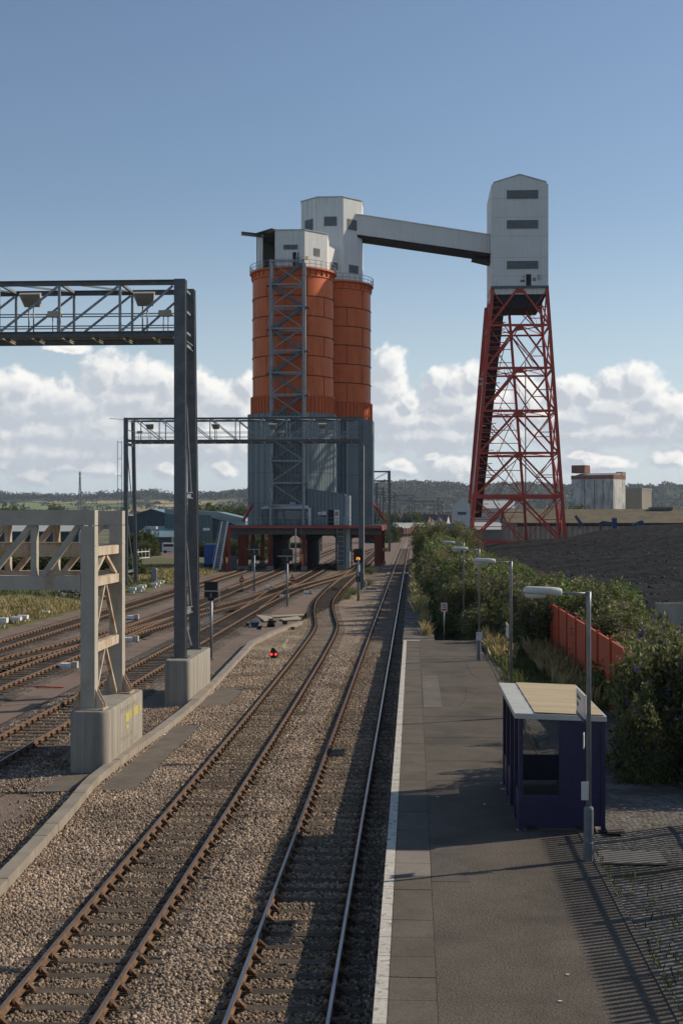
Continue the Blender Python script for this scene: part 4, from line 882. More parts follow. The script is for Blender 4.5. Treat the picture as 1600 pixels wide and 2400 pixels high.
for z in (9.6, 14.1, 18.6):
    b = MB()
    for c in (T1, T2):
        for k in (3, 4, 5, 6, 7): on_facet(c, 6.55, k, .02, .98, z, z + .07, .025, b)
    b.build('sheet_lap', M('sheet_lap', (.075, .085, .085), .7), lower)
# lift annex with the sloping roof, and the pale lift shaft to the ground
A0, A1, AF = C(-5.1, 195.0, 0), C(0.42, 195.0, 0), 193.6
an = thing('lift_annex', 'low grey annex with a sloping roof against the silo base', 'building', (A0.x, AF, 6.36))
b = MB(); ua, ub_ = S(719, HY, 193.6).x, S(810, HY, 193.6).x
b.prism([(ua, AF - .2, 6.37), (ub_, AF - .2, 6.37), (ub_, AF - .2, 10.75), (ub_ - .25, AF - .2, 10.95), (ua, AF - .2, 11.75)], (0, 4.3, 0)); b.build('wall', m_gclad, an)
b = MB(); b.box(ub_ - .02, ub_ + .55, AF - .15, AF + 4.0, .1, 10.7); b.box(ub_ + .06, ub_ + .62, AF - .21, AF - .155, .1, 10.6); b.build('lift_shaft', m_trim, an)
b = MB(); b.box(ub_ - 2.6, ub_ - 1.72, AF - .24, AF - .203, 6.4, 8.6); b.build('doorway', m_dull, an); b = MB(); b.box(ub_ - 1.7, ub_ - .95, AF - .27, AF - .203, 6.4, 8.6); dr = b.build('door', m_wclad, an)
b = MB(); b.box(ub_ - 1.6, ub_ - 1.1, AF - .285, AF - .272, 7.95, 8.35); b.build('orange_notice', M('notice_orange', (.5, .2, .05), .6), dr); b = MB(); b.box(ub_ - 1.6, ub_ - 1.1, AF - .285, AF - .272, 7.75, 7.94); b.build('violet_notice', M('notice_violet', (.12, .12, .3), .6), dr)
for (x0, x1, z0, z1, mt) in ((-4.15, -3.6, 7.9, 8.3, m_sign), (-3.5, -2.9, 7.85, 8.35, m_sign), (-3.5, -2.85, 7.55, 7.82, m_signedge), (-4.18, -4.02, 7.95, 8.2, m_yel)):
    b = MB(); b.box(ub_ + x0, ub_ + x1, AF - .23, AF - .203, z0, z1); b.build('wall_notice', mt, an)
m_redcol = M('column_red_shaded', (.13, .022, .012), .7, scale=.8, col2=(.22, .035, .018), stretch=(2, 2, .3))  # darker red, with the shade under the deck put into the colour
# deck on red columns
dk = thing('loading_deck', 'red edged steel deck on red columns carrying the silo buildings over the tracks', 'deck', (-15, 192, -.25)); DU0, DU1, DV0, DV1 = -26.9, -4.6, 191.6, 221
MB().box(DU0, DU1, DV0, DV1, 6.16, 6.34).build('floor_plate', m_dark, dk); MB().box(DU0, DU1, DV0 - .12, DV0 - .003, 5.92, 6.2).build('edge_beam', m_redsteel, dk); MB().box(DU1 + .003, DU1 + .12, DV0, DV1, 5.55, 6.2).build('edge_beam', m_redsteel, dk)
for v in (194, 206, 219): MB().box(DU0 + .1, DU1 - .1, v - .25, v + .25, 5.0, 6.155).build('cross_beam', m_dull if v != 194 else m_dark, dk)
def col(u, v, w, mat=m_redsteel): b = MB(); b.box(u - w/2, u + w/2, v - .4, v - .34, -.3, 4.99); b.box(u - w/2, u + w/2, v + .34, v + .4, -.3, 4.99); b.box(u - .06, u + .06, v - .338, v + .338, -.3, 4.99); b.box(u - w/2 - .2, u + w/2 + .2, v - .6, v + .6, -.3, .35, mi=1); b.build('column', [mat, m_block], dk)
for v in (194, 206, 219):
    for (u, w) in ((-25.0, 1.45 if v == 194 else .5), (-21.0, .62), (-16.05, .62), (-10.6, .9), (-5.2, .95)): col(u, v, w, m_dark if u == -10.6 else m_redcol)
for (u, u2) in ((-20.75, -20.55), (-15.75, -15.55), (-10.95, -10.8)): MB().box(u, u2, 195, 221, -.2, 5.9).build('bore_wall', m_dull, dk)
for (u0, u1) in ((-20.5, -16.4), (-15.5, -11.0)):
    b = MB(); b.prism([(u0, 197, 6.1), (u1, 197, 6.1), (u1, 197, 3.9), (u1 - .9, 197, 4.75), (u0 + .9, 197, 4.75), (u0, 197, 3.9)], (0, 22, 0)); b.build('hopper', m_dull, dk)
b = MB(); b.prism([(-10.2, 206.5, 4.95), (-5.6, 206.5, 4.95), (-5.6, 206.5, 3.3), (-6.4, 206.5, 4.3), (-9.4, 206.5, 4.3), (-10.2, 206.5, 3.3)], (0, .3, 0)); b.build('haunched_beam', m_redsteel, dk)
hr = MB()
for k in range(15): u = DU0 + .1 + k * (DU1 - DU0 - .2) / 14; hr.bar((u, DV0, 6.34), (u, DV0, 7.45), .07, .07)
for z in (6.85, 7.42): hr.bar((DU0 + .1, DV0, z), (DU1 - .1, DV0, z), .055, .055)
hr.build('handrail', m_mid, dk)
for (p, q) in ((S(569, 1222, 196), S(592, 1183, 197)), (S(905, 1222, 216), S(874, 1180, 214))): b = MB(); b.bar(p, q, .32, .32); b.build('raking_strut', m_redsteel, dk)
for (px, Y, zz, w) in ((797, 192.6, (.1, 7.6), .6), (888, 212, (.3, 6.5), .5)):
    q = S(px, HY, Y); b = MB()
    for s in (-1, 1): b.bar((q.x + s * w, q.y, zz[0]), (q.x + s * w, q.y, zz[1]), .08, .08)
    for k in range(10): z = zz[0] + .4 + k * (zz[1] - zz[0] - .5) / 10; b.bar((q.x - w, q.y, z), (q.x + w, q.y, z), .06, .06)
    b.build('ladder', m_trim, dk)
for px, w in ((692.5, .1), (704, .08), (788, .12)): q = S(px, HY, 190.8); b = MB(); b.tube([(q.x, q.y, -.3), (q.x, q.y, 5.9)], w, 8); b.build('hanging_post', m_galv if px < 700 else m_dull, dk)
q = S(709, HY, 190.6); MB().box(q.x - .15, q.x + .15, q.y, q.y + .2, .6, 2.2).build('orange_guard', M('guard_orange', (.6, .12, .03), .6), dk)
# control cabin
q0, q1 = S(611, HY, 193.2).x, S(728, HY, 193.2).x
cb = thing('control_cabin', 'small grey control cabin with a pale roof and windows on the deck', 'cabin', ((q0 + q1) / 2, 193, 6.34))
m_cab = corrugate(M('cabin_grey', (.13, .15, .155), .6, scale=1), 1.1, axis=(1, 0, 0), strength=.3, dark=.75)
MB().box(q0, q1 - .35, 192.6, 195.2, 6.345, 8.75).build('wall', m_cab, cb); MB().box(q1 - .348, q1, 192.6, 195.2, 6.345, 8.9).build('end_wall', m_wclad, cb)
b = MB(); b.prism([(q0 - .1, 192.4, 8.755), (q1 - .35, 192.4, 8.755), (q1 - .36, 193.4, 9.25), (q0 + .7, 193.4, 9.25)], (0, 1.9, 0)); b.build('roof', m_whitep, cb)
for (s0, s1, z0, z1) in ((.36, .42, 7.4, 8.2), (.49, .79, 7.35, 8.3), (.83, .945, 7.35, 8.3)):
    u0, u1 = q0 + (q1 - q0) * s0, q0 + (q1 - q0) * s1; f_ = MB(); f_.box(u0 - .05, u1 + .05, 192.55, 192.598, z0 - .05, z1 + .05); w_ = f_.build('window', m_trim, cb); MB().box(u0, u1, 192.535, 192.547, z0, z1).build('pane', glass_mat('cabin_glass', (.10, .12, .12), .1, 1) if 'cabin_glass' not in MATS else MATS['cabin_glass'], w_)
b = MB(); b.box(q0 + (q1-q0)*.56, q0 + (q1-q0)*.68, 194, 195, 9.25, 9.75); b.box(q0 + (q1-q0)*.62, q0 + (q1-q0)*.67, 193.98, 193.996, 9.32, 9.66); b.build('roof_vent', m_trim, cb)
# head houses on top
def house(label, c, ap, z0, z1, skip=(), wins=(), extra=None):
    t = thing('head_house', label, 'building', (c.x, c.y, z0), 'white clad houses on the silos')
    b = MB(); P = facets(b, c, ap, z0, z1, skip); b.build('wall', m_wclad, t)
    b = MB(); Q = oct_poly(c, ap + .12, z1 + .003); b.prism(Q, (0, 0, .12)); b.build('roof', m_trim, t)
    if skip:
        b = MB(); Q = oct_poly(c, ap - .1, z0 + .02); b.prism(Q, (0, 0, .1)); b.build('floor_plate', m_dull, t); b = MB(); b.box(c.x - 2.5, c.x + 2, c.y - 3, c.y + 2, z0 + .1, z1 - .2); b.build('machinery', m_dull, t)
    for (k, s0, s1, za, zb_) in wins: f_ = on_facet(c, ap, k, s0 - .02, s1 + .02, za - .08, zb_ + .08, .05).build('window', m_trim, t); on_facet(c, ap + .055, k, s0, s1, za, zb_, .02).build('pane', m_louv, f_)
    return t
hf = house('lower white clad house with a door on top of the front silo', T1, 5.35, 44.62, 50.2, skip=(4,), wins=((5, .30, .76, 47.35, 48.0), (6, .42, .66, 46.7, 47.75)))
on_facet(T1, 5.36, 5, .60, .80, 44.7, 46.9, .04).build('doorway', m_dull, hf); on_facet(T1, 5.36, 5, .34, .59, 44.7, 46.95, .07).build('door', m_wclad, hf)
b = MB(); on_facet(T1, 5.2, 4, .02, .32, 44.63, 50.18, .15, b); b.build('wall_panel', m_wclad, hf)
pA, pB = S(612, 552, 199), S(566, 547, 197.5); b = MB(); b.ibar(pA + Vector((1.5, 1, 0)), pB, .5, .5, .06); b.build('hoist_beam', m_dark, hf)
b = MB(); p = S(606, 550, 198.5); b.prism([p + Vector((-.3, 0, .2)), p + Vector((2.2, -1.9, .45)), p + Vector((2.8, -1.2, .45)), p + Vector((.5, 1, .2))], (0, 0, .1)); b.build('hoist_canopy', m_dark, hf)
p = T1 + Vector((1.1, -6.0, 44.62)); b = MB(); b.tube([p, p + Vector((0, 0, 2.6))], .06, 6); b.box(p.x - .15, p.x + .15, p.y - .1, p.y + .1, 46.0, 46.4); b.build('light_post', m_mid, hf); on_facet(T1, 5.38, 6, .06, .16, 45.9, 46.4, .03).build('warning_plate', m_yel, hf)
hrh = house('taller white clad house on top of the rear silo where the conveyor bridge enters', T2, 4.85, 44.62, 57.9, wins=((4, .25, .72, 52.9, 54.7), (5, .26, .74, 53.4, 54.8), (6, .24, .72, 53.0, 54.6), (6, .30, .78, 46.2, 47.4)))
lk = MB(); d = (T2 - T1).normalized(); w = Vector((d.y, -d.x, 0)) * 3.2; a_, b_ = T1 + d * 2, T2 - d * 2
lk.prism([a_ + w + Vector((0, 0, 44.63)), b_ + w + Vector((0, 0, 44.63)), b_ + w + Vector((0, 0, 49.3)), a_ + w + Vector((0, 0, 49.9))], -2 * w); lko = tag(lk.build('link_house', m_wclad), 'white link housing joining the two silo top houses', 'building')
b = MB(); p = (T1 + d * 6.8) + w; b.prism([p + Vector((-.5, -.8, 46.2)), p + Vector((.7, .5, 46.2)), p + Vector((.7, .5, 47.3)), p + Vector((-.5, -.8, 47.3))], w.normalized() * .05); b.build('window', m_louv, lko)
# stair tower
SL, SRt = S(634, HY, 192.4), S(711, HY, 192.4)
st = thing('stair_tower', 'grey zigzag stair tower standing against the front silo', 'stair tower', (SL.x, SL.y, 6.34))
ZT = 45.0; levels = [41.4 - 3.21 * k for k in range(11)]
for q in (SL, SRt):
    for dv in (0, 2.6): b = MB(); b.bar((q.x, q.y + dv, 6.35), (q.x, q.y + dv, ZT), .34, .34); b.build('post', m_mid, st)
for k, z in enumerate(levels):
    for dv in (0, 2.6): b = MB(); b.bar((SL.x + .2, SL.y + dv, z), (SRt.x - .2, SL.y + dv, z), .18, .22); b.build('level_beam', m_mid, st)
    left = (k % 2 == 0); zt = z + 3.21
    b = MB()
    if left: p, q = (SL.x + .3, zt - 3.1), (SRt.x - .2, zt - .1); x0, x1 = SL.x - .7, SL.x + .9
    else: p, q = (SRt.x - .3, zt - 3.1), (SL.x + .2, zt - .1); x0, x1 = SRt.x - .9, SRt.x + .8
    b2 = MB(); b2.bar((q[0], SL.y - .02, p[1] + .1), (p[0], SL.y - .02, q[1] - .05), .13, .13, (0, 1, 0)); b2.build('diagonal_brace', m_mid, st)
    for dv in (.5, 1.3): b.bar((p[0], SL.y + dv, p[1]), (q[0], SL.y + dv, q[1]), .08, .46)
    for s in range(12): t = (s + .5) / 12; x = p[0] + (q[0] - p[0]) * t; zz = p[1] + (q[1] - p[1]) * t; b.box(x - .15, x + .15, SL.y + .55, SL.y + 1.25, zz - .02, zz + .03)
    for dz in (.55, 1.05): b.bar((p[0], SL.y + .5, p[1] + dz), (q[0], SL.y + .5, q[1] + dz), .045, .045)
    b.build('stair_flight', m_dark, st)
    b = MB(); b.box(x0, x1, SL.y + .25, SL.y + 2.4, z - .02, z + .06); 
    for dz in (.55, 1.1): b.bar((x0, SL.y + .3, z + dz), (x1, SL.y + .3, z + dz), .045, .045)
    for x in (x0 + .05, x1 - .05): b.bar((x, SL.y + .3, z), (x, SL.y + .3, z + 1.1), .05, .05)
    b.build('landing', m_mid, st)
b = MB(); b.bar((SL.x + .2, SL.y, ZT - .2), (SRt.x - .2, SL.y, ZT - .2), .2, .25); b.bar((SL.x + .3, SL.y, ZT - .5), (SRt.x - .3, SL.y, 41.6), .13, .13, (0, 1, 0)); b.build('level_beam', m_mid, st)
q = S(716, HY, 193); b = MB(); b.tube([(q.x, q.y, 12), (q.x, q.y, 44)], .05, 6); b.build('cable_riser', m_mid, st)

# ================================================================ transfer tower, its red trestle, and the conveyor bridge
TU0, TU1, TV0, TV1 = 12.15, 21.15, 207.0, 219.5
tw = thing('transfer_tower', 'tall white clad tower house with three dark window bands on a red trestle', 'tower', (16.6, 207, 0))
m_wflat = corrugate(M('tower_cladding', (.64, .63, .60), .6, scale=.25, col2=(.70, .69, .66)), .45, strength=.35, dark=.92)
layer(m_wflat, (.40, .37, .31), .7, (.52, .82), stretch=(2.2, 2.2, .15), amount=.5); um = (TU0 + TU1) / 2; r_ = .35
b = MB(); b.prism([(TU0, TV0, 43.3), (TU1, TV0, 43.3), (TU1, TV0, 59.3), (TU1 - r_, TV0, 59.75), (um, TV0, 61.0), (TU0 + r_, TV0, 59.75), (TU0, TV0, 59.3)], (0, TV1 - TV0, 0)); b.build('cladding', m_wflat, tw)
b = MB(); 
for (p, q) in (((TU0 + .3, 59.77), (um, 61.03)), ((um, 61.03), (TU1 - .3, 59.77))): b.bar((p[0], TV0 - .05, p[1]), (q[0], TV0 - .05, q[1]), .15, .12, (0, 1, 0))
b.build('roof_edge', m_trim, tw)
for (ya, yb) in ((446, 467), (517.5, 538), (615, 634)):
    za, zb_ = H + (HY - yb) / F * 206.2, H + (HY - ya) / F * 206.2; f_ = MB().box(TU0 + 2.35, TU0 + 7.5, TV0 - .06, TV0 - .003, za - .08, zb_ + .05).build('window', m_wflat, tw); MB().box(TU0 + 2.45, TU0 + 7.4, TV0 - .09, TV0 - .062, za, zb_).build('pane', m_louv, f_)
for z in (57.2, 54.2, 51.2, 47.8, 44.9): MB().box(TU0 + .05, TU1 - .05, TV0 - .02, TV0 - .003, z, z + .06).build('sheet_lap', m_trim, tw)
dw = MB().box(TU0 + 5.5, TU0 + 6.3, TV0 - .05, TV0 - .003, 43.35, 45.15).build('doorway', m_dull, tw); MB().box(TU0 + 6.32, TU0 + 7.25, TV0 - .09, TV0 - .003, 43.35, 45.3).build('door', m_wclad, tw)
MB().box(TU0 + 6.5, TU0 + 7.05, TV0 - .11, TV0 - .092, 44.3, 44.6).build('orange_notice', MATS['notice_orange'], tw); MB().box(TU0 + 6.5, TU0 + 7.05, TV0 - .11, TV0 - .092, 44.05, 44.28).build('violet_notice', MATS['notice_violet'], tw); MB().box(TU0 + 4.6, TU0 + 5.3, TV0 - .06, TV0 - .003, 43.9, 44.3).build('violet_notice', MATS['notice_violet'], tw); MB().box(TU0 + 4.9, TU0 + 5.3, TV0 - .06, TV0 - .003, 44.6, 44.9).build('yellow_notice', m_yel, tw); MB().box(TU0 + 7.4, TU0 + 7.75, TV0 - .3, TV0 - .01, 44.3, 45.1).build('switch_box', m_trim, tw)
MB().box(TU0 - .05, TU1 + .05, TV0 - .35, TV0 - .1, 42.95, 43.28).build('sill_beam', m_dark, tw)
b = MB(); b.prism([(TU0 + .2, TV0 + .3, 42.0), (TU1 - .3, TV0 + .3, 42.0), (TU1 - 1.2, TV0 + .3, 39.9), (TU0 + 2.6, TV0 + .3, 39.9)], (0, 8, 0)); b.build('hopper', m_dull, tw); MB().box(TU0 + .15, TU1 - .15, TV0 + .15, TV1 - .2, 42.02, 43.29).build('floor_band', m_wclad, tw)
LEG = {'fl': ((12.35, 207.1), (8.75, 207.1)), 'fr': ((20.95, 207.1), (24.0, 207.1)), 'rl': ((12.4, 219.2), (9.0, 219.2)), 'rm': ((15.7, 219.2), (19.0, 219.2)), 'rr': ((21.0, 219.2), (24.4, 219.2))}
def lp(k, z): (a, b_) = LEG[k]; t = (43 - z) / 43.0; return Vector((a[0] + (b_[0] - a[0]) * t, a[1], z))
for k in LEG:
    b = MB(); b.bar(lp(k, -.5), lp(k, 43.2), .52 if k[0] == 'f' else .42, .5, (0, 1, 0)); b.build('leg', m_redsteel, tw)
b = MB(); b.bar(lp('fl', -.5) + Vector((-.75, .7, 0)), lp('fl', 40) + Vector((-.75, .7, 0)), .45, .5, (0, 1, 0)); b.build('leg', m_redsteel, tw)
def mem(name, p, q, w, h=None): b = MB(); b.bar(p, q, w, h or w, (0, 1, 0)); b.build(name, m_redsteel, tw)
LV = [43.0, 37.1, 30.3, 23.5, 16.8, 9.9, 2.6]
sec = MB()
for (L_, R_, w) in (('fl', 'fr', .36), ('rl', 'rr', .28)):
    for i, z in enumerate(LV[1:]):
        a, c_ = lp(L_, z), lp(R_, z); mem('cross_girder', a, c_, w * (1.7 if i == 4 else 1.0), w * (2.0 if i in (2, 4) else 1.2)); zt = LV[i]
        at, ct = lp(L_, zt), lp(R_, zt); top = (at + ct) / 2 + Vector((0, 0, -.1)); d_ = .55 if L_ == 'fl' else .3
        mem('diagonal_brace', top + Vector((-.3, 0, 0)), a + Vector((.2, 0, .2)), w * .95); mem('diagonal_brace', top + Vector((.3, 0, 0)), c_ + Vector((-.2, 0, .2)), w * .8)
        for (cor, lo_) in ((ct, c_), (at, a)):
            mid = (top + lo_) / 2; lm = (cor + lo_) / 2; sec.bar(mid, Vector((lm.x, mid.y, mid.z)), .13, .13); sec.bar(mid, cor + Vector((0, 0, -.3)), .14, .14)
        if L_ == 'fl': sec.box(top.x - .6, top.x + .6, top.y - .04, top.y + .04, top.z - .7, top.z - .05)
for (L_, R_) in (('fl', 'rl'), ('fr', 'rr')):
    for i, z in enumerate(LV[1:]):
        mem('side_girder', lp(L_, z), lp(R_, z), .26); zt = LV[i]; mem('diagonal_brace', lp(L_, zt), lp(R_, z), .2) ; mem('diagonal_brace', lp(R_, zt), lp(L_, z), .2)
for i, z in enumerate(LV[1:]):
    sec.bar(lp('rm', z), lp('fr', z) * .5 + lp('fl', z) * .5, .16, .16); sec.bar(lp('rl', z), lp('fr', z), .14, .14)
    x = lp('rl', z) * .55 + lp('rm', z) * .45; sec.bar(x + Vector((0, -3, 0)), lp('rm', z + 6) + Vector((-1, -3, 0)) if z < 36 else x + Vector((1, -3, 4)), .12, .12)
for i, z in enumerate(LV[1:]):
    zt = LV[i]
    for (p_, q_) in (('rl', 'rm'), ('rm', 'rr')):
        sec.bar(lp(p_, zt), lp(q_, z), .15, .15); sec.bar(lp(q_, zt), lp(p_, z), .15, .15)
    for t_ in (.33, .66):
        zz = z + (zt - z) * t_; a_, c_ = lp('fl', zz), lp('rl', zz); sec.bar(a_, a_ * .6 + c_ * .4 + Vector((2.2, 0, 0)), .12, .12); sec.bar(lp('rl', zz), lp('rm', zz), .12, .12)
    mf = (lp('fl', z) + lp('fr', z)) / 2; mb_ = (lp('rl', z) + lp('rr', z)) / 2; sec.bar(mf, mb_, .14, .14); sec.bar(lp('fl', z), mb_, .12, .12); sec.bar(mf, lp('rr', z), .12, .12)
tag(sec.build('secondary_bracing', m_redsteel, tw), kind='stuff')
b = MB()
for i, z in enumerate(LV[1:]):                                      # access stairs inside the trestle
    p = lp('fl', z) + Vector((3.4, 4.5, .3)); q = p + Vector((4.4, 0, 6.3)); 
    if i % 2 == 0 or True: p, q = Vector((q.x, p.y, p.z)), Vector((p.x + .4, p.y, q.z)) 
    b.bar(p, q, .6, .16, (0, 0, 1)); b.bar(p + Vector((0, -.3, 1)), q + Vector((0, -.3, 1)), .05, .05)
    for k in range(6): t = k / 5; r = p + (q - p) * t + Vector((0, -.3, 0)); b.bar(r, r + Vector((0, 0, 1)), .05, .05)
b.build('access_stairs', m_redsteel, tw)
b = MB(); pq = S(1233, HY, 212); b.tube([(pq.x, pq.y, 3), (pq.x, pq.y, 32)], .1, 6); b.build('light_mast', m_dark, tw)
b = MB(); 
for dz in (0, .8): p = S(1128, 910, 206) + Vector((0, 0, dz)); b.prism([p + Vector((-.6, 0, 0)), p + Vector((.4, 0, 0)), p + Vector((.4, 0, .3)), p + Vector((-.3, 0, .35))], (0, .5, 0))
b.build('floodlight', m_fl, tw)
# steep elevator casing
ec = thing('steep_conveyor', 'steep dark conveyor casing with a white back rising inside the red trestle', 'conveyor', (9, 210, 0))
bt, tp = Vector((9.3, 209.2, 6.5)), Vector((12.8, 209.2, 43.2))
sec_ = MB(); sec_.prism([bt, bt + Vector((1.4, 0, 0)), tp + Vector((1.9, 0, 0)), tp], (0, 4.2, 0)); sec_.build('casing', m_dull, ec)
wv = MB(); wv.prism([bt + Vector((-.28, -.3, 0)), bt + Vector((-.012, -.3, 0)), tp + Vector((-.012, -.3, 0)), tp + Vector((-.28, -.3, 0))], (0, 4.8, 0)); wv.build('white_back', m_wflat, ec)
rb = MB()
for k in range(34): t = k / 34; p = bt + (tp - bt) * t; rb.box(p.x - .0, p.x + 2.3, 208.85, 209.19, p.z, p.z + .1)
rb.build('rib', m_redsteel, ec)
ch = MB(); ch.prism([bt + Vector((-.28, -.3, 0)), bt + Vector((-1.0, -.3, -2.0)), bt + Vector((-2.9, -.3, -1.4)), bt + Vector((-3.0, -.3, .4)), bt + Vector((-1.3, -.3, .6)), bt + Vector((-.4, -.3, 1.5)), bt + Vector((-.1, -.3, 4)), bt + Vector((.02, -.3, 1))], (0, 4.4, 0)); ch.build('boot_hood', m_wflat, ec)
bh = thing('conveyor_boot_house', 'small white gabled house at the foot of the steep conveyor', 'building', (6.7, 205, 0))
x0, x1 = S(1061, HY, 207).x, S(1101, HY, 207).x; b = MB(); b.prism([(x0, 208, -.3), (x1, 208, -.3), (x1, 208, 9.6), ((x0 + x1) / 2 + .3, 208, 10.2), (x0, 208, 9.4)], (0, 6, 0)); b.build('wall', m_wflat, bh)
f_ = MB().box(x0 + .7, x0 + 2.1, 207.94, 207.997, 7.9, 8.4).build('window', m_trim, bh); MB().box(x0 + .75, x0 + 2.05, 207.92, 207.938, 7.95, 8.35).build('pane', m_louv, f_)
for o_ in (tw, ec): o_.location = Vector(o_.location) + Vector((.2, 4.2, .95))
# conveyor bridge
cbg = thing('conveyor_bridge', 'long white covered conveyor bridge sloping from the silo top to the white tower', 'conveyor bridge', (0, 210, 52))
a = S(848, 505, 210); a2 = S(848, 551, 210); e = S(1152, 552, 212.5); e2 = S(1152, 594, 212.5); ext = (e - a).normalized() * 1.0
up = Vector((0, 0, 1)); wv_ = Vector((0, 4.2, 0))
b = MB(); b.prism([a - ext, e + ext, e2 + ext + Vector((0, 0, 0)), a2 - ext], wv_); b.build('cladding', m_wflat, cbg)
b = MB(); b.prism([a - ext + Vector((0, -.1, .02)), e + ext + Vector((0, -.1, .02)), e + ext + Vector((0, -.1, .12)), a - ext + Vector((0, -.1, .12))], wv_ + Vector((0, .2, 0)))
for k in range(60): t = k / 60; p = a + (e - a) * t; b.box(p.x - .12, p.x + .12, p.y - .15, p.y + 4.4, p.z + .12, p.z + .17)
b.build('roof', m_wflat, cbg)
b = MB(); b.prism([a2 - ext + Vector((0, .15, -.01)), e2 + ext + Vector((0, .15, -.01)), e2 + ext + Vector((0, .15, -.55)), a2 - ext + Vector((0, .15, -.45))], Vector((0, 3.9, 0))); b.build('underframe', m_dull, cbg)
b = MB(); b.prism([e2 + Vector((-3.2, .3, -.76)), e2 + Vector((.5, .3, -.76)), e2 + Vector((.5, .3, -1.5)), e2 + Vector((-.6, .3, -1.4))], Vector((0, 2.8, 0))); b.build('end_bracket', m_dull, cbg)
# ================================================================ plants: meshes of many small leaves
def leaves(n, pts_fn, length, width, seed, up=.35, droop=.0):
    r = np.random.default_rng(seed); P, Nn = pts_fn(n, r); n = len(P)
    d = r.normal(size=(n, 3)) * .8 + Nn * .9; d[:, 2] -= droop; d /= np.linalg.norm(d, axis=1, keepdims=True)
    nn = r.normal(size=(n, 3)) * .7 + Nn * .5 + np.array([0, 0, up]); s = np.cross(d, nn); s /= np.linalg.norm(s, axis=1, keepdims=True) + 1e-9
    L = length * r.uniform(.6, 1.25, (n, 1)); W = width * r.uniform(.7, 1.2, (n, 1)); nrm = np.cross(s, d)
    V = np.stack([P, P + d * L * .45 + s * W - nrm * W * .25, P + d * L, P + d * L * .45 - s * W - nrm * W * .25], 1)
    return V, r.uniform(0, 1, n)
def leaf_mesh(name, V, tone, mat):
    n, k = V.shape[:2]; me = bpy.data.meshes.new(name); me.vertices.add(n * k); me.vertices.foreach_set('co', V.reshape(-1).astype(np.float32))
    me.loops.add(n * k); me.loops.foreach_set('vertex_index', np.arange(n * k, dtype=np.int32)); me.polygons.add(n)
    me.polygons.foreach_set('loop_start', np.arange(0, n * k, k, dtype=np.int32)); me.polygons.foreach_set('loop_total', np.full(n, k, dtype=np.int32))
    at = me.attributes.new('tone', 'FLOAT', 'POINT'); at.data.foreach_set('value', np.repeat(tone, k).astype(np.float32)); me.update(); me.materials.append(mat); return me
def leaf_mat(name, cols, trans=.35, rough=.55):
    m = tone_mat(name, cols, rough=rough); nt = m.node_tree; b = nt.nodes['Principled BSDF']; L = nt.links.new; out = nt.nodes['Material Output']
    tr = nt.nodes.new('ShaderNodeBsdfTranslucent'); L(b.inputs['Base Color'].links[0].from_socket, tr.inputs['Color']); mx = nt.nodes.new('ShaderNodeMixShader'); mx.inputs[0].default_value = trans
    L(b.outputs[0], mx.inputs[1]); L(tr.outputs[0], mx.inputs[2]); L(mx.outputs[0], out.inputs['Surface']); return m
m_bud = leaf_mat('buddleia_leaf', [(0.056,0.075,0.022), (0.106,0.138,0.037), (0.163,0.188,0.056), (0.225,0.237,0.088), (0.312,0.300,0.150), (0.138,0.088,0.037)])
m_tree = leaf_mat('tree_leaf', [(.03,.05,.012), (.065,.095,.022), (.10,.13,.03), (.15,.165,.045)])
m_flow = leaf_mat('buddleia_flower', [(.24,.13,.42), (.36,.22,.58), (.30,.15,.34), (.24,.14,.08)], .2)
m_stem = M('twig_bark', (.07, .05, .035), .9, var=.3)
m_dry = leaf_mat('dry_grass', [(.26,.20,.08), (.38,.30,.13), (.48,.39,.19), (.20,.18,.06)], .3); m_straw = leaf_mat('straw_grass', [(.45,.36,.13), (.58,.48,.20), (.66,.56,.27), (.36,.33,.11)], .3); m_green = leaf_mat('green_grass', [(.05,.075,.018), (.09,.12,.03), (.14,.16,.05), (.20,.18,.08)], .3)
def blob_points(blobs, inner=.55):
    C_ = np.array([b[:3] for b in blobs]); Rr = np.array([b[3:6] for b in blobs]); w = (Rr[:, 0] * Rr[:, 1] + Rr[:, 0] * Rr[:, 2]) ; w = w / w.sum()
    def fn(n, r):
        i = r.choice(len(blobs), n, p=w); d = r.normal(size=(n, 3)); d /= np.linalg.norm(d, axis=1, keepdims=True)
        lump = 1 + .16 * np.sin(d[:, 0] * 5 + i) * np.cos(d[:, 1] * 6 + 2 * i) + .12 * np.sin(d[:, 2] * 9 + d[:, 0] * 7)
        rad = (inner + (1 - inner) * r.random(n) ** .45) * lump; P = C_[i] + d * Rr[i] * rad[:, None]; ok = P[:, 2] > .03
        return P[ok], d[ok]
    return fn
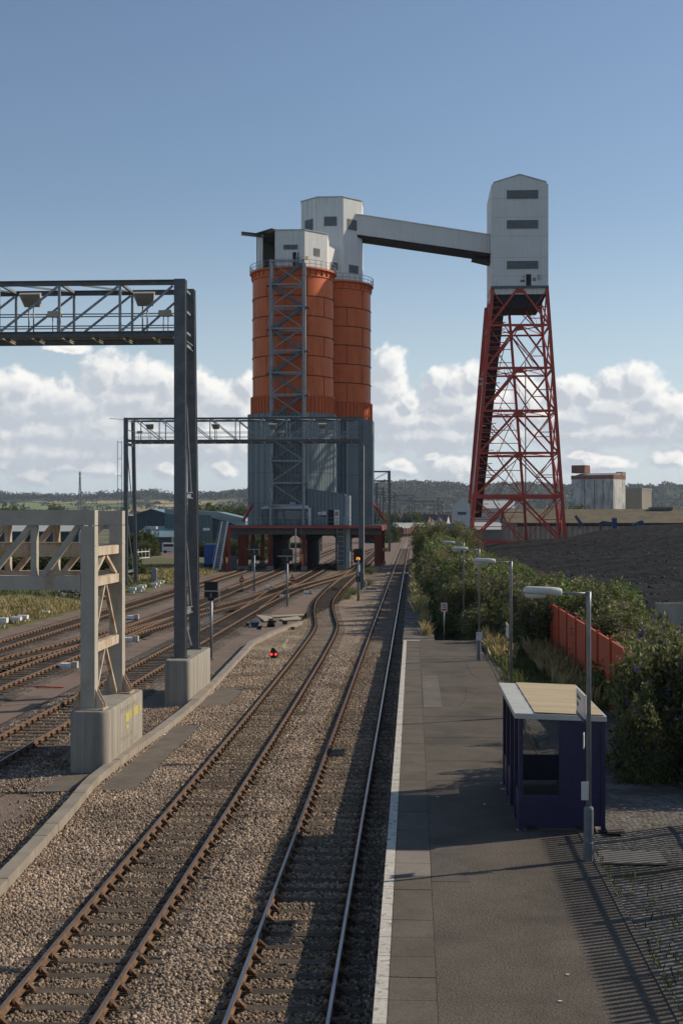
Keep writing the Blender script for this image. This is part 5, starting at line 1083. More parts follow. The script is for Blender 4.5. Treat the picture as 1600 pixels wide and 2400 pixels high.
def bush_mesh(seed, n, leaf, wide, h=4.0, rad=2.0, flowers=60, fs=.28, mat=None):
    r = np.random.default_rng(seed); bl = []
    for k in range(15):
        a = r.uniform(0, 6.28); q = rad * r.uniform(.1, .8); z = h * r.uniform(.18, .72); s = rad * r.uniform(.32, .55); bl.append((q * math.cos(a), q * math.sin(a), z, s, s, s * r.uniform(.8, 1.25)))
    for k in range(9): a = r.uniform(0, 6.28); q = rad * r.uniform(.2, .95); s = rad * r.uniform(.12, .24); bl.append((q * math.cos(a), q * math.sin(a), h * r.uniform(.6, .9), s, s, s * 1.9))
    for k in range(6): a = k * 1.05; bl.append((rad * .65 * math.cos(a), rad * .65 * math.sin(a), .45, rad * .45, rad * .45, .6))
    V, t = leaves(n, blob_points(bl), leaf, wide, seed + 50, up=.3, droop=.15)
    fol = leaf_mesh('foliage', V, t, mat or m_bud); flo = None
    if flowers:
        def fn(n_, rr):
            P, d = blob_points(bl, .97)(n_ * 6, rr); k = (P[:, 2] > h * .35); P, d = P[k][:n_], d[k][:n_]; return P, d
        r2 = np.random.default_rng(seed + 9); P, d = fn(flowers, r2); n_ = len(P); VV = []
        for p, q in zip(P, d):
            ax = np.array([q[0], q[1], r2.uniform(-.5, .9)]) + r2.normal(size=3) * .2; ax /= np.linalg.norm(ax); L = fs * r2.uniform(.6, 1.2)
            for j in range(9):
                t0 = j / 9; c = p + ax * L * t0; s_ = r2.normal(size=3); s_ -= ax * s_.dot(ax); s_ /= np.linalg.norm(s_); w = fs * .16 * (1 - t0 * .8); e = np.cross(ax, s_)
                VV.append([c - s_ * w, c + e * w * .6 + ax * L * .06, c + s_ * w, c - e * w * .6 + ax * L * .12])
        flo = leaf_mesh('blossom', np.array(VV), r2.uniform(0, 1, len(VV)), m_flow)
    st = MB()
    for k in range(7):
        a = r.uniform(0, 6.28); q = rad * r.uniform(.3, .7); zt = h * r.uniform(.55, .85); st.tube([(q * .2 * math.cos(a), q * .2 * math.sin(a), -.2), (q * .5 * math.cos(a), q * .5 * math.sin(a), zt * .5), (q * math.cos(a), q * math.sin(a), zt)], [.05, .035, .012], 5, cap=False)
    so_ = st.build('stem', m_stem, None); sme = so_.data; bpy.data.objects.remove(so_)
    return fol, flo, sme
BUSH_N = [bush_mesh(11 + k, 19000, .225, .05, 4.0, 2.0, 170, .34) for k in range(3)]
m_bud2 = leaf_mat('bramble_leaf', [(0.062,0.106,0.022), (0.112,0.175,0.037), (0.175,0.237,0.062), (0.250,0.288,0.100)]); m_bud3 = leaf_mat('faded_leaf', [(0.075,0.069,0.031), (0.150,0.138,0.062), (0.213,0.188,0.088), (0.188,0.112,0.062), (0.300,0.250,0.150)])
BUSH_F = [bush_mesh(31 + k, (11000, 9000, 12000, 7000, 10000)[k], (.26, .32, .22, .30, .26)[k], (.06, .09, .05, .055, .06)[k], 4.4, 2.3, (110, 20, 150, 130, 90)[k], .26, mat=(m_bud, m_bud2, m_bud, m_bud3, m_bud)[k]) for k in range(5)]
TREES = [bush_mesh(51 + k, 9000, .34, .12, 5.0, 2.6, 0, mat=m_tree) for k in range(3)]
WEEDS = [bush_mesh(71 + k, 2600, .20, .022, 1.9, 1.2, 0, mat=leaf_mat('weed_leaf%d' % k, [(.10,.13,.03), (.16,.19,.05), (.22,.24,.07), (.30,.28,.10)], .3)) for k in range(2)]
def bush(kind, u, v, z, sx, sz, label, group, cat='bush', name='buddleia_bush'):
    f, fl, st = random.choice(kind); t = thing(name, label, cat, (u, v, z), group, rotz=random.uniform(0, 6.28)); t.scale = (sx, sx, sz)
    for nm, me in (('foliage', f), ('blossom', fl), ('stem', st)):
        if me: o = bpy.data.objects.new(nm, me); C0.objects.link(o); o.parent = t
    return t
GT = 'buddleia thicket between platform and coal heap'
for (u, v, s, hz, lb) in ((6.75, 35.6, .80, 1.04, 'leafy buddleia with purple flowers just right of the shelter, in front of the red fence'), (8.6, 37.5, 1.0, 1.0, 'big buddleia with purple spikes beside the shelter at the picture edge'), (5.9, 34.0, .42, .66, 'low dark bush behind the shelter back wall'),
                  (7.9, 32.8, .62, .72, 'dark shaded bush right of the blue shelter wall'), (10.6, 35, 1.0, 1.1, 'tall bush at the right picture edge behind the striped ground'), (9.3, 32.0, .6, .6, 'lowest bush at the right edge over the striped ground'), (11, 40, 1.1, 1.1, 'bush right of the near end of the red fence'), (8.5, 41.5, .85, 1.0, 'flowering bush overlapping the near end of the red fence')):
    bush(BUSH_N, u, v, .2, s, hz, lb, 'flowering bushes beside the shelter')
LB = 'green buddleia bush in the dense thicket between platform and coal heap'
for v in np.arange(44, 80, 3.4):
    bush(BUSH_N + BUSH_F[1:2] if v < 60 else BUSH_F, 9.7 + random.uniform(-.4, .4), v + random.uniform(-.8, .8), 0, random.uniform(.85, 1.05), float(np.interp(v, [44, 50, 58, 66, 76], [2.5, 2.7, 3.3, 3.9, 4.1])) / 4.5 * random.uniform(.88, 1.06), LB, GT)
for (u, v, hz) in ((3.3, 85, .88), (5.2, 80.5, .92), (6.6, 76, .9), (5.6, 84, .95), (4.6, 77.5, .55), (6.7, 72.5, .8)): bush(BUSH_N, u, v, 0.1, .9, hz, 'dark shaded bush at the far end of the platform, left of the red fence', 'bushes at the platform end')
k = 0
v = 84
while v < 184:
    for u, hb in ((3.6, 5.2), (6.9, 4.7), (10.2, 3.9)):
        if u == 3.6 and v < 88: continue
        bush(BUSH_F, u + random.uniform(-.6, .6), v + random.uniform(-1.2, 1.2), 0, random.uniform(.85, 1.15), (hb * (.92 if u == 3.6 else .78) + (.9 * (v - 84) / 100 if u == 3.6 else 0)) / 4.8 * random.uniform(.82, 1.06), LB, GT)
    v += 4.2
for (u, v) in ((2.5, 190), (4.0, 195), (6, 192), (2.2, 200), (8, 198)): bush(BUSH_F, u, v, 0, 1.2, 1.5, 'dark tall bush where the thicket ends beside the far main line', 'tall bushes at the thicket end')
def tufts(name, n, area, h, mat, seed, kind='stuff', zf=lambda u, v: 0 * u, lean=.35, w=.014):
    r = np.random.default_rng(seed); u = r.uniform(area[0], area[1], n); v = r.uniform(area[2], area[3], n)
    cl = np.sin(u * 2.1 + 1) * np.cos(v * 1.3) + .6 * np.sin(u * .7 + v * .9) + r.normal(0, .5, n); ok = cl > -.25; u, v = u[ok], v[ok]; n = len(u)
    P = np.stack([u, v, zf(u, v)], -1); d = r.normal(size=(n, 3)) * lean; d[:, 2] = 1; d /= np.linalg.norm(d, axis=1, keepdims=True); L = h * r.uniform(.35, 1.2, (n, 1)); a = r.uniform(0, 6.28, n); s = np.stack([np.cos(a), np.sin(a), 0 * a], -1) * w
    dr = np.stack([np.cos(a + 1.5), np.sin(a + 1.5), 0 * a], -1) * L * .25
    V = np.stack([P - s, P + s, P + d * L * .6 + s * .7, P + d * L + dr], 1); o = bpy.data.objects.new(name, leaf_mesh(name, V, r.uniform(0, 1, n), mat)); C0.objects.link(o); o['kind'] = kind; return o
gz = lambda u, v: ZP - .05 - .5 * np.clip((u - 4.3) / 2.2, 0, 1) * np.clip((v - 36) / 8, 0, 1)
tufts('grass', 17000, (3.8, 7.3, 49, 73), .38, m_green, 1, zf=gz); tufts('grass', 1900, (5.6, 7.35, 50, 70), .95, m_dry, 2, zf=gz, lean=.2); tufts('grass', 900, (3.7, 5, 62, 74), .7, m_dry, 25, zf=gz, lean=.25); tufts('grass', 500, (3.75, 4.6, 17, 25), .16, m_green, 3, zf=gz); tufts('grass', 900, (3.57, 3.64, 16, 66), .14, m_green, 13, zf=lambda u, v: 0 * u + ZP, w=.01); tufts('grass', 700, (-8.4, -6.9, 60, 110), .2, m_dry, 14, zf=lambda u, v: 0 * u - .18); tufts('grass', 500, (-4.4, -3.1, 30, 120), .16, m_green, 15, zf=lambda u, v: 0 * u - .19)
tufts('grass', 9000, (.05, .95, 94, 176), .9, m_straw, 4, zf=lambda u, v: 0 * u + .64, lean=.3, w=.03); tufts('grass', 1500, (.55, 1.0, 75, 96), .55, m_dry, 5, zf=lambda u, v: 0 * u + .64); tufts('grass', 800, (.2, 1.2, 75, 90), .3, m_green, 6, zf=lambda u, v: 0 * u + .45)
for (px, py, s) in ((868, 1345, 1.0), (862, 1372, .8), (826, 1395, .9), (812, 1405, .6), (905, 1292, .9)):
    p = G(px, py, -.2); bush(WEEDS, p.x, p.y, -.25, .8 * s, .55 * s, 'small green weed clump growing in the ballast by the amber signal', 'weeds in the ballast', 'weed clump', 'weed_clump')
# ---------------------------------------------------------------- red sheet fence
rf = thing('red_fence', 'red painted sheet steel fence in front of the buddleia thicket', 'fence', (7.4, 55, 0)); m_rfence = M('red_fence_paint', (.44, .062, .017), .55, scale=.8, col2=(.52, .08, .024), fine=.06, bscale=8); layer(m_rfence, (.25, .03, .018), 1.2, (.58, .75), amount=.5)
v = 36.0; ls = MB()
while v < 68:
    MB().box(7.40, 7.44, v, v + 3.35, -.4, 2.72).build('fence_panel', m_rfence, rf); MB().box(7.33, 7.48, v + 3.36, v + 3.54, -.4, 2.86).build('fence_post', m_rfence, rf)
    b = MB(); b.box(7.36, 7.47, v, v + 3.35, 2.722, 2.77); b.build('cap_rail', m_rfence, rf); v += 3.55
# concrete wall at the foot of the coal heap
cw = thing('concrete_wall', 'low grey concrete panel wall at the foot of the coal heap', 'wall', (20, 84, 0))
for k in range(10): MB().box(15 + k * 3.5, 18.45 + k * 3.5, 83, 83.25, -.3, 2.1 + .12 * k).build('wall_panel', m_conc, cw)
# ---------------------------------------------------------------- coal heap
m_coal = M('coal', (.012, .0125, .013), 1.0, scale=1.1, col2=(.036, .037, .038), fine=.5, bscale=9, bump=1.0, detail=9, stretch=(1, .55, 1), spec=.08)
U, Vv = np.meshgrid(np.linspace(10, 170, 140), np.linspace(83.5, 262, 150))
ss = lambda x: np.clip(x, 0, 1) ** 2 * (3 - 2 * np.clip(x, 0, 1))
Z = (.3 + 6.3 * (.25 * np.clip((Vv - 84) / 20, 0, 1) + .75 * ss((Vv - 92) / 115))) * (.42 + .58 * ss((U - 9) / 34)) * (1 - ss((Vv - 222) / 36)) - .4
Z += .16 * np.sin(Vv * .9 + U * .12 + 1.5 * np.sin(U * .05)) + .12 * np.sin(U * .31 + Vv * .13) + rng.normal(0, .05, Z.shape)
Z += .9 * np.exp(-((U - 15) / 7) ** 2 - ((Vv - 206) / 5) ** 2)
nj, ni = Z.shape; me = bpy.data.meshes.new('coal_heap'); ii = np.arange(nj * ni).reshape(nj, ni); fq = np.stack([ii[:-1, :-1], ii[:-1, 1:], ii[1:, 1:], ii[1:, :-1]], -1).reshape(-1, 4)
me.from_pydata(np.stack([U, Vv, Z], -1).reshape(-1, 3).tolist(), [], fq.tolist()); me.polygons.foreach_set('use_smooth', [True] * len(me.polygons)); me.materials.append(m_coal); me.update()
o = bpy.data.objects.new('coal_heap', me); C0.objects.link(o); tag(o, 'huge dark heap of coal sloping up behind the bushes', 'coal heap')
n = 9000; su, sv = rng.uniform(11, 60, n), 84 + 110 * rng.random(n) ** 1.5; sz_ = np.array([float(Z[int(np.clip((b - 83.5) / (262 - 83.5) * (nj - 1), 0, nj - 1)), int(np.clip((a - 10) / 160 * (ni - 1), 0, ni - 1))]) for a, b in zip(su, sv)])
m_lump = tone_mat('coal_lump', [(.015,.015,.017), (.04,.04,.043), (.08,.08,.082), (.03,.03,.032)]); tag(stones('coal_lumps', su, sv, sz_, rng.uniform(.05, .2, n), m_lump, 8), kind='stuff')
# ================================================================ sheds, mill and town
m_brroof = M('mossy_brown_roof', (.12, .095, .06), .9, scale=.35, col2=(.18, .145, .085), fine=.2, bscale=3); m_rustwall = corrugate(M('rusty_sheet_wall', (.28, .22, .17), .8, scale=.5, col2=(.36, .30, .25), stretch=(1.5, 1, .3)), 1.2, axis=(1, 0, 0), dark=.7); layer(m_rustwall, (.18, .08, .04), .8, (.52, .66), stretch=(2, 1, .3), amount=.8)
def shed(label, x0, x1, Y, D, ze, zr, wall, roof, name='shed', cat='shed', group=None, gable=False, rot=0.0, extra=None):
    """gabled shed in metres right of and ahead of the eye; ridge across the view, or towards it for a gable front"""
    c = C((x0 + x1) / 2, Y, 0); t = thing(name, label, cat, (c.x, c.y, -.5), group, rotz=rot); w = (x1 - x0) / 2
    b = MB()
    if gable: b.prism([(-w, 0, 0), (w, 0, 0), (w, 0, ze + .5), (0, 0, zr + .5), (-w, 0, ze + .5)], (0, D, 0))
    else: b.prism([(-w, 0, 0), (-w, D, 0), (-w, D, ze + .5), (-w, D / 2, zr + .5), (-w, 0, ze + .5)], (2 * w, 0, 0))
    b.build('wall', wall, t, world=False); r = MB(); e = .35
    if gable:
        for s in (-1, 1): r.prism([(s * (w + e), -e, ze + .5 - e * (zr - ze) / w), (0, -e, zr + .505), (0, -e, zr + .66), (s * (w + e), -e, ze + .65 - e * (zr - ze) / w)], (0, D + 2 * e, 0))
    else:
        for s in (0, 1):
            y0, y1 = (-e, D / 2) if s == 0 else (D + e, D / 2); zz = ze + .505 - e * (zr - ze) / (D / 2); r.prism([(-w - e, y0, zz), (-w - e, y1, zr + .505), (-w - e, y1, zr + .66), (-w - e, y0, zz + .15)], (2 * w + 2 * e, 0, 0))
    r.build('roof', roof, t, world=False); return t
sd_ = shed('long low shed with a mossy brown roof behind the coal heap', 38, 130, 300, 24, 6.3, 9.4, m_rustwall, m_brroof)
b = MB(); b.box(-44, 40, -.25, -.03, 6.1, 6.75); b.build('eaves_shadow_strip', m_dull, sd_, world=False)  # solid dark strip standing in for the shaded gap under the eaves
for x in (-12, -9.4, -3, 22, 25): MB().box(x, x + 2.6, 10.5, 13.5, 9.9, 10.5).build('roof_vent', m_dark, sd_, world=False)
m_mill = M('mottled_render', (.40, .39, .37), .9, scale=.10, col2=(.56, .55, .53), fine=.1, bscale=1.5); layer(m_mill, (.13, .13, .125), .38, (.47, .60), stretch=(1, 1, .35), amount=.55); m_redband = M('red_brick_band', (.20, .085, .06), .9, scale=.5, var=.25); m_concw = M('brown_concrete', (.22, .20, .165), .9, scale=.12, col2=(.28, .255, .21), stretch=(1, 1, .2))
mi = C(128, 660, 0); ml = thing('grain_mill', 'tall old mill with peeling white walls and a red brick top band', 'mill', (mi.x, mi.y, -.5), rotz=R(-30))
MB().box(-11, 11, -8, 8, 0, 27.3).build('wall', m_mill, ml, world=False); MB().box(-11.15, 11.15, -8.15, 8.15, 27.302, 29.2).build('brick_band', m_redband, ml, world=False); MB().prism([(-9, -8, 29.202), (11, -8, 29.202), (11, 0, 30.4), (-9, 0, 30.4)], (0, 8, 0)).build('roof', m_roofg, ml, world=False); MB().box(-11, -4, -7.9, -1, 30.42, 34.3).build('roof_house', m_redband, ml, world=False); MB().box(8, 11.2, 3, 8.2, 29.21, 31).build('roof_house', m_concw, ml, world=False)
for x in (-4.2, 1, 5.5): MB().box(x, x + .35, -8.06, -8.003, 0, 27).build('downpipe', m_redband, ml, world=False)
mi = C(149, 680, 0); ml = thing('concrete_silo_block', 'plain brown concrete silo block right of the old mill', 'silo', (mi.x, mi.y, -.5), rotz=R(-30)); MB().box(-8, 8, -7, 7, 0, 22.3).build('wall', m_concw, ml, world=False); MB().box(-8.2, 8.2, -7.2, 7.2, 22.302, 23.2).build('parapet', m_roofg, ml, world=False)
for x in (-4, 0, 4): MB().box(x - .15, x + .15, -7.06, -7.003, 0, 22).build('rib', m_roofg, ml, world=False)
m_pale = M('pale_sheet', (.46, .46, .43), .6, scale=.2, var=.08); m_greyw = M('grey_sheet', (.20, .20, .19), .7, var=.12, scale=.3)
def px(x0, x1, Y): return (x0 - CX) / F * Y, (x1 - CX) / F * Y
shed('white low shed beyond the tail of the train', *px(921, 992, 600), 600, 40, 2.6, 5.2, m_greyw, m_pale); shed('grey shed with a sloping roof left of the white box house', *px(1006, 1064, 430), 430, 25, 2.5, 5.5, m_greyw, m_greyw)
shed('pale flat shed behind the foot of the trestle', *px(1098, 1180, 330), 330, 20, 4.5, 6.2, m_greyw, m_pale); shed('white works building seen through the trestle', *px(1110, 1215, 420), 420, 24, 10.5, 13, m_pale, m_pale); shed('cream block with a canopy seen through the trestle', *px(1212, 1232, 400), 400, 12, 13, 14.5, m_pale, m_pale)
m_brick = M('house_brick', (.17, .09, .07), .9, scale=.6, var=.25); m_slate = M('slate_roof', (.06, .06, .065), .8, var=.2); m_wgab = M('white_gable', (.5, .48, .44), .8, var=.1)
k = 0
for (x, Y) in ((932, 760), (943, 775), (951, 740), (962, 735), (971, 745), (980, 735), (990, 760), (1001, 770), (1013, 790), (1026, 800), (938, 860), (956, 870), (975, 865), (995, 870), (1015, 880)):
    w = 5.2; X = (x - CX) / F * Y; h = shed('small gabled town house in the distant rows beyond the train', X - w, X + w, Y, 9, 5.2, 9.6, m_brick if k % 3 else m_wgab, m_slate, 'town_house', 'house', 'distant town houses', gable=(k % 2 == 0), rot=R(-15)); MB().box(-.6, .6, 4, 5, 9.2, 11.6).build('chimney', m_brick, h, world=False); k += 1
tb = shed('long brown terraced block on the skyline behind the white box house', *px(1036, 1108, 900), 900, 12, 9.5, 11.5, m_brick, m_slate, 'terrace_block', 'building')
for q in range(9): MB().box(-9.5 + q * 2.3, -8.6 + q * 2.3, 5.5, 6.5, 11.5, 14).build('chimney', m_wgab, tb, world=False)
for z in (3.5, 7): MB().box(-10, 10, -.08, -.003, z, z + 1.2).build('window_band', m_dark, tb, world=False)
# left hand sheds
m_bluew = corrugate(M('dark_blue_sheet', (.028, .052, .075), .55, scale=.3, col2=(.038, .066, .09)), .8, axis=(1, 0, 0), dark=.8); m_teal = M('teal_roof', (.16, .25, .27), .5, scale=.3, col2=(.21, .30, .32)); m_tealw = corrugate(M('teal_sheet', (.09, .15, .155), .55, scale=.3, var=.1), .9, axis=(1, 0, 0), dark=.85)
shed('dark blue gabled warehouse left of the tall gantry post', *px(300, 412, 370), 370, 40, 8.0, 9.9, m_bluew, m_teal, 'warehouse', 'warehouse', gable=True); b_ = shed('low dark blue shed with a light blue roof, in front of the blue warehouse', *px(318, 402, 300), 300, 26, 3.1, 5.4, m_bluew, m_teal, 'warehouse', 'warehouse')
MB().box(-2, 0, 3, 5, 5.4, 6.0).build('rooflight', m_pale, b_, world=False)
c = C(*px(466, 466, 310)[:1], 310, 0); cwh = thing('curved_roof_warehouse', 'teal warehouse with a long roof curling down at its right end', 'warehouse', (c.x, c.y, -.5)); W1, W2 = 3.3, 9.2
b = MB(); b.prism([(-8, 0, 0), (W1, 0, 0), (W1, 0, 7.7), (W1 - .6, 0, 8.5), (-8, 0, 8.9)], (0, 14, 0)); b.build('wall', m_tealw, cwh, world=False); MB().prism([(W1 + .01, .4, 0), (W2, .4, 0), (W2, .4, 5.9), (W1 + .01, .4, 7.7)], (0, 13, 0)).build('side_wall', m_bluew, cwh, world=False)
b = MB(); b.prism([(-8, -.3, 8.95), (W1 - .7, -.3, 8.55), (W1, -.3, 7.9), (W1 + 3, .1, 7.2), (W2 + .2, .1, 6.0), (W2 + .6, .1, 4.6), (W2 + 1.2, .1, 4.6), (W2 + 1.9, .1, 7.2), (W2 + 1.4, .1, 7.9), (W1 + 1, -.2, 9.4), (-8, -.3, 10.1)], (0, 14, 0)); b.build('roof', m_teal, cwh, world=False)
MB().box(1.0, 2.6, -.06, -.003, 5.0, 5.6).build('window', m_whitep, cwh, world=False)
sg_ = shed('white roofed blue trade shed with yellow lettering behind the cream truss', *px(-30, 186, 235), 235, 14, 5.0, 6.3, m_bluew, m_pale, 'trade_shed', 'shed')
p_ = S(80, 1267, 234.8); text_mesh('CAR  REPAIR', 1.0, M('sign_yellow', (.62, .48, .04), .6), Vector((p_.x - .5, p_.y, 3.25)), (CY_, SY_, 0), (0, 0, 1), sg_)
for (xa, xb, ya, yb, mt) in ((45, 57, 1254, 1271, MATS['sign_yellow']), (58, 66, 1252, 1272, m_blue), (104, 112, 1250, 1262, m_blue), (178, 184, 1254, 1270, m_whitep)): a, b2 = S(xa, yb, 234.9), S(xb, ya, 234.9); MB().box(a.x, b2.x, a.y - .05, a.y + .1, a.z, b2.z).build('wall_sign', mt, sg_)
# far roofs, mast
for (xa, xb, Y, ze, lb) in ((-20, 110, 900, 9, 'long pale roofed works at the far left, below the hills'), (60, 240, 1100, 8, 'long grey works with white roof below the distant fields'), (240, 300, 1000, 7, 'small far works left of the gantry leg')): shed(lb, *px(xa, xb, Y), Y, 40, ze, ze + 2.2, m_greyw, m_pale, 'works', 'works')
pm_ = thing('lattice_mast', 'thin lattice radio mast on the skyline at left', 'mast', S(188, HY, 1500).xyz * 1); pm_.location.z = -.5; b = MB(); Hm = 61
for (sx, sy) in ((-1, -1), (1, -1), (1, 1), (-1, 1)): b.bar((sx * 3, sy * 3, 0), (sx * .5, sy * .5, Hm - 12), .6, .6); b.bar((sx * .5, sy * .5, Hm - 12), (sx * .4, sy * .4, Hm), .6, .6)
for k in range(9):
    t0, t1 = k / 9, (k + 1) / 9; z0, z1 = t0 * (Hm - 12), t1 * (Hm - 12); a0, a1 = 3 - 2.5 * t0, 3 - 2.5 * t1; b.bar((-a0, -a0, z0), (a1, -a1, z1), .3); b.bar((a0, -a0, z0), (-a1, -a1, z1), .3); b.bar((-a1, -a1, z1), (a1, -a1, z1), .3)
for z in (Hm - 12, Hm - 8, Hm - 3): b.box(-1.8, 1.8, -1, 1, z, z + .6)
b.build('lattice', m_greyw, pm_, world=False)
# ---------------------------------------------------------------- hedges and trees on the left
def trees(label, pts, group, s=1.0, z=-.4):
    for (x, Y, top, sx) in pts: q = S(x, HY, Y); zt = H + (HY - top) / F * Y; bush(TREES, q.x, q.y, z, sx * s, (zt - z) / 5.2, label, group, 'tree', 'broadleaf_tree')
trees('bushy green tree in front of the blue warehouses', [(322, 275, 1245, 1.0), (338, 272, 1238, 1.1), (352, 270, 1262, .8), (330, 262, 1268, .8)], 'bushy trees by the blue warehouses')
trees('round green tree crown rising over the curved roof warehouse', [(x, 400 + 12 * (k % 3), 1182 + (k * 7) % 9, 1.7) for k, x in enumerate(range(440, 600, 14))], 'trees behind the curved roof')
trees('green tree standing beyond the columns under the silos', [(560, 262, 1268, 1.0), (590, 262, 1275, 1.1), (612, 265, 1282, 1.1), (480, 262, 1270, .9), (505, 262, 1266, 1.0), (535, 262, 1262, 1.0), (590, 330, 1258, 2.0), (690, 345, 1270, 2.2), (580, 240, 1284, .9), (600, 240, 1292, .8)], 'trees beyond the silo columns')
trees('green hedge bush seen through the cream truss', [(x, 165 + (k % 2) * 5, 1293 + (k * 5) % 9, 1.35) for k, x in enumerate(range(-20, 300, 22))], 'hedge behind the cream gantry')
trees('small far tree on the plain between town and hills', [(20, 700, 1183, 2.0), (45, 690, 1186, 1.6), (130, 750, 1180, 2.2), (146, 740, 1184, 1.6), (1355, 560, 1181, 2.0), (962, 640, 1198, 2.3), (1345, 555, 1186, 1.2), (430, 620, 1186, 3), (880, 420, 1222, 1.6), (893, 410, 1226, 1.3), (908, 420, 1224, 1.4), (870, 600, 1190, 3), (915, 640, 1200, 2)], 'far trees on the plain')
tl = random.Random(5); VV, TT = [], []
for k in range(240):
    Y = tl.uniform(1000, 2300); x = tl.uniform(-300, 1900); q = S(x, HY, Y); s = tl.uniform(4, 9); V, t = leaves(130, blob_points([(0, 0, s * .6, s * 1.3, s, s * .6)], .6), 2.6, 1.1, k); VV.append(V + np.array([q.x, q.y, -.5])); TT.append(t)
o = bpy.data.objects.new('distant_treeline', leaf_mesh('distant_treeline', np.concatenate(VV), np.concatenate(TT), m_tree)); C0.objects.link(o); o['kind'] = 'stuff'
# grassy bank
U, Vv = np.meshgrid(np.linspace(-75, -27.3, 60), np.linspace(60, 240, 90)); hh = lambda u, v: .35 * np.clip((-27.6 - u) / 2.5, 0, 1) + .9 * np.clip((-29 - u) / 6, 0, 1) * (.6 + .4 * np.sin(v * .11 + u * .2)) * np.clip((170 - v) / 30, 0, 1) - .3
Z2 = hh(U, Vv) + rng.normal(0, .03, U.shape); ii = np.arange(U.size).reshape(U.shape); fq = np.stack([ii[:-1, :-1], ii[:-1, 1:], ii[1:, 1:], ii[1:, :-1]], -1).reshape(-1, 4); me = bpy.data.meshes.new('grassy_bank'); me.from_pydata(np.stack([U, Vv, Z2], -1).reshape(-1, 3).tolist(), [], fq.tolist())
me.materials.append(M('bank_soil', (.12, .10, .045), .95, scale=.25, col2=(.10, .12, .035), fine=.35, bscale=4)); o = bpy.data.objects.new('grassy_bank', me); C0.objects.link(o); o['kind'] = 'structure'
tufts('grass', 26000, (-50, -27.8, 88, 114), .45, m_dry, 21, zf=hh, w=.03); tufts('grass', 30000, (-60, -28.5, 116, 165), .4, m_green, 22, zf=hh, w=.045); tufts('grass', 16000, (-42, -27.4, 150, 200), .5, m_dry, 23, zf=hh, w=.05)
n = 1100; a = rng.uniform(0, 6.28, n); q = rng.random(n) ** .5; su, sv = -31.2 + 2.6 * q * np.cos(a), 121 + 4 * q * np.sin(a); sz_ = -.2 + 1.3 * (1 - q) + .1
tag(stones('black_rubble', su, sv, sz_, rng.uniform(.12, .34, n), tone_mat('rubble', [(.012,.012,.013), (.02,.02,.02), (.03,.03,.03), (.025,.025,.025), (.04,.038,.035), (.28,.24,.18), (.36,.30,.22)]), 9), kind='stuff')
fw = thing('wire_fence', 'thin grey fence posts with a rail by the black rubble', 'fence', S(160, HY, 128).xyz); fw.location.z = 0
for x in (119, 140, 160, 175): q = S(x, HY, 128); MB().box(q.x - .06, q.x + .06, q.y - .06, q.y + .06, -.2, 1.75).build('fence_post', m_fl, fw)
a, b2 = S(140, HY, 127.9), S(171, HY, 127.9); b = MB(); b.bar((a.x, a.y, 1.2), (b2.x, b2.y, 1.55), .1, .1); b.build('fence_rail', m_fl, fw)
wf = thing('white_railing', 'white picket railing beside the green hedge left of the tall gantry', 'railing', S(330, HY, 235).xyz); wf.location.z = 0; b = MB(); a, b2 = S(315, HY, 232), S(350, HY, 240); d = (b2 - a)
for k in range(5): r = a + d * k / 4; b.bar((r.x, r.y, -.3), (r.x, r.y, 1.9), .16, .1)
for z in (.3, 1.4): b.bar((a.x, a.y, z), (b2.x, b2.y, z), .12, .12)
b.build('rail', m_whitep, wf)
q = G(361, 1369, -.2); gc = thing('relay_cabinet', 'grey round-topped cabinet standing in dry grass by the yard', 'cabinet', (q.x, q.y, -.2)); b = MB(); b.prism([(-.32, 0, 0), (.32, 0, 0), (.32, 0, 1.65), (.2, 0, 1.85), (-.2, 0, 1.85), (-.32, 0, 1.65)], (0, .5, 0)); b.build('case', m_galv, gc, world=False); MB().box(-.26, .26, -.03, -.003, .1, 1.5).build('door', m_mid, gc, world=False)
q = G(546, 1333, -.2); gc = thing('relay_cabinet', 'wide grey cabinet beside the big red column under the silos', 'cabinet', (q.x, q.y, -.2)); MB().box(-.55, .55, 0, .7, 0, 1.9).build('case', m_galv, gc, world=False); MB().box(-.5, .28, -.03, -.003, .15, 1.75).build('door', m_mid, gc, world=False)
q = G(483, 1340, -.2); bc = thing('blue_container', 'blue storage container beside the white access stairs', 'container', (q.x, q.y + 4, -.2)); MB().box(-.9, .9, 0, 4, .9, 3.75).build('body', M('container_blue', (.02, .07, .26), .5, var=.12), bc, world=False); MB().box(-1.0, 1.0, .1, 4, 0, .898).build('base', m_dull, bc, world=False); MB().box(-.95, .95, -.05, 4.05, 3.752, 3.85).build('roof', m_mid, bc, world=False)
q = S(513, HY, 192.5); ac = thing('access_stairs', 'steep white access stairs up to the left end of the deck', 'stairs', (q.x, q.y, -.3)); b = MB(); P0, P1 = S(500, 1335, 190), S(521, 1222, 191.5); Q0, Q1 = S(515, 1335, 190), S(534, 1222, 191.5)
for a, e in ((P0, P1), (Q0, Q1)): MB().bar(a, e, .2, .35, (0, 1, 0)).build('stringer', m_whitep, ac); b.bar(a + Vector((-.1, -.2, 1)), e + Vector((-.1, -.2, 1)), .07, .07)
for k in range(18): t = (k + .5) / 18; b.bar(P0 + (P1 - P0) * t, Q0 + (Q1 - Q0) * t, .25, .05, (0, 1, 0))
b.build('tread', m_mid, ac)
for x in (526, 537): q = S(x, HY, 193); MB().box(q.x - .2, q.x + .2, q.y - .2, q.y + .2, -.3, 6.1).build('support_post', m_redsteel, ac)
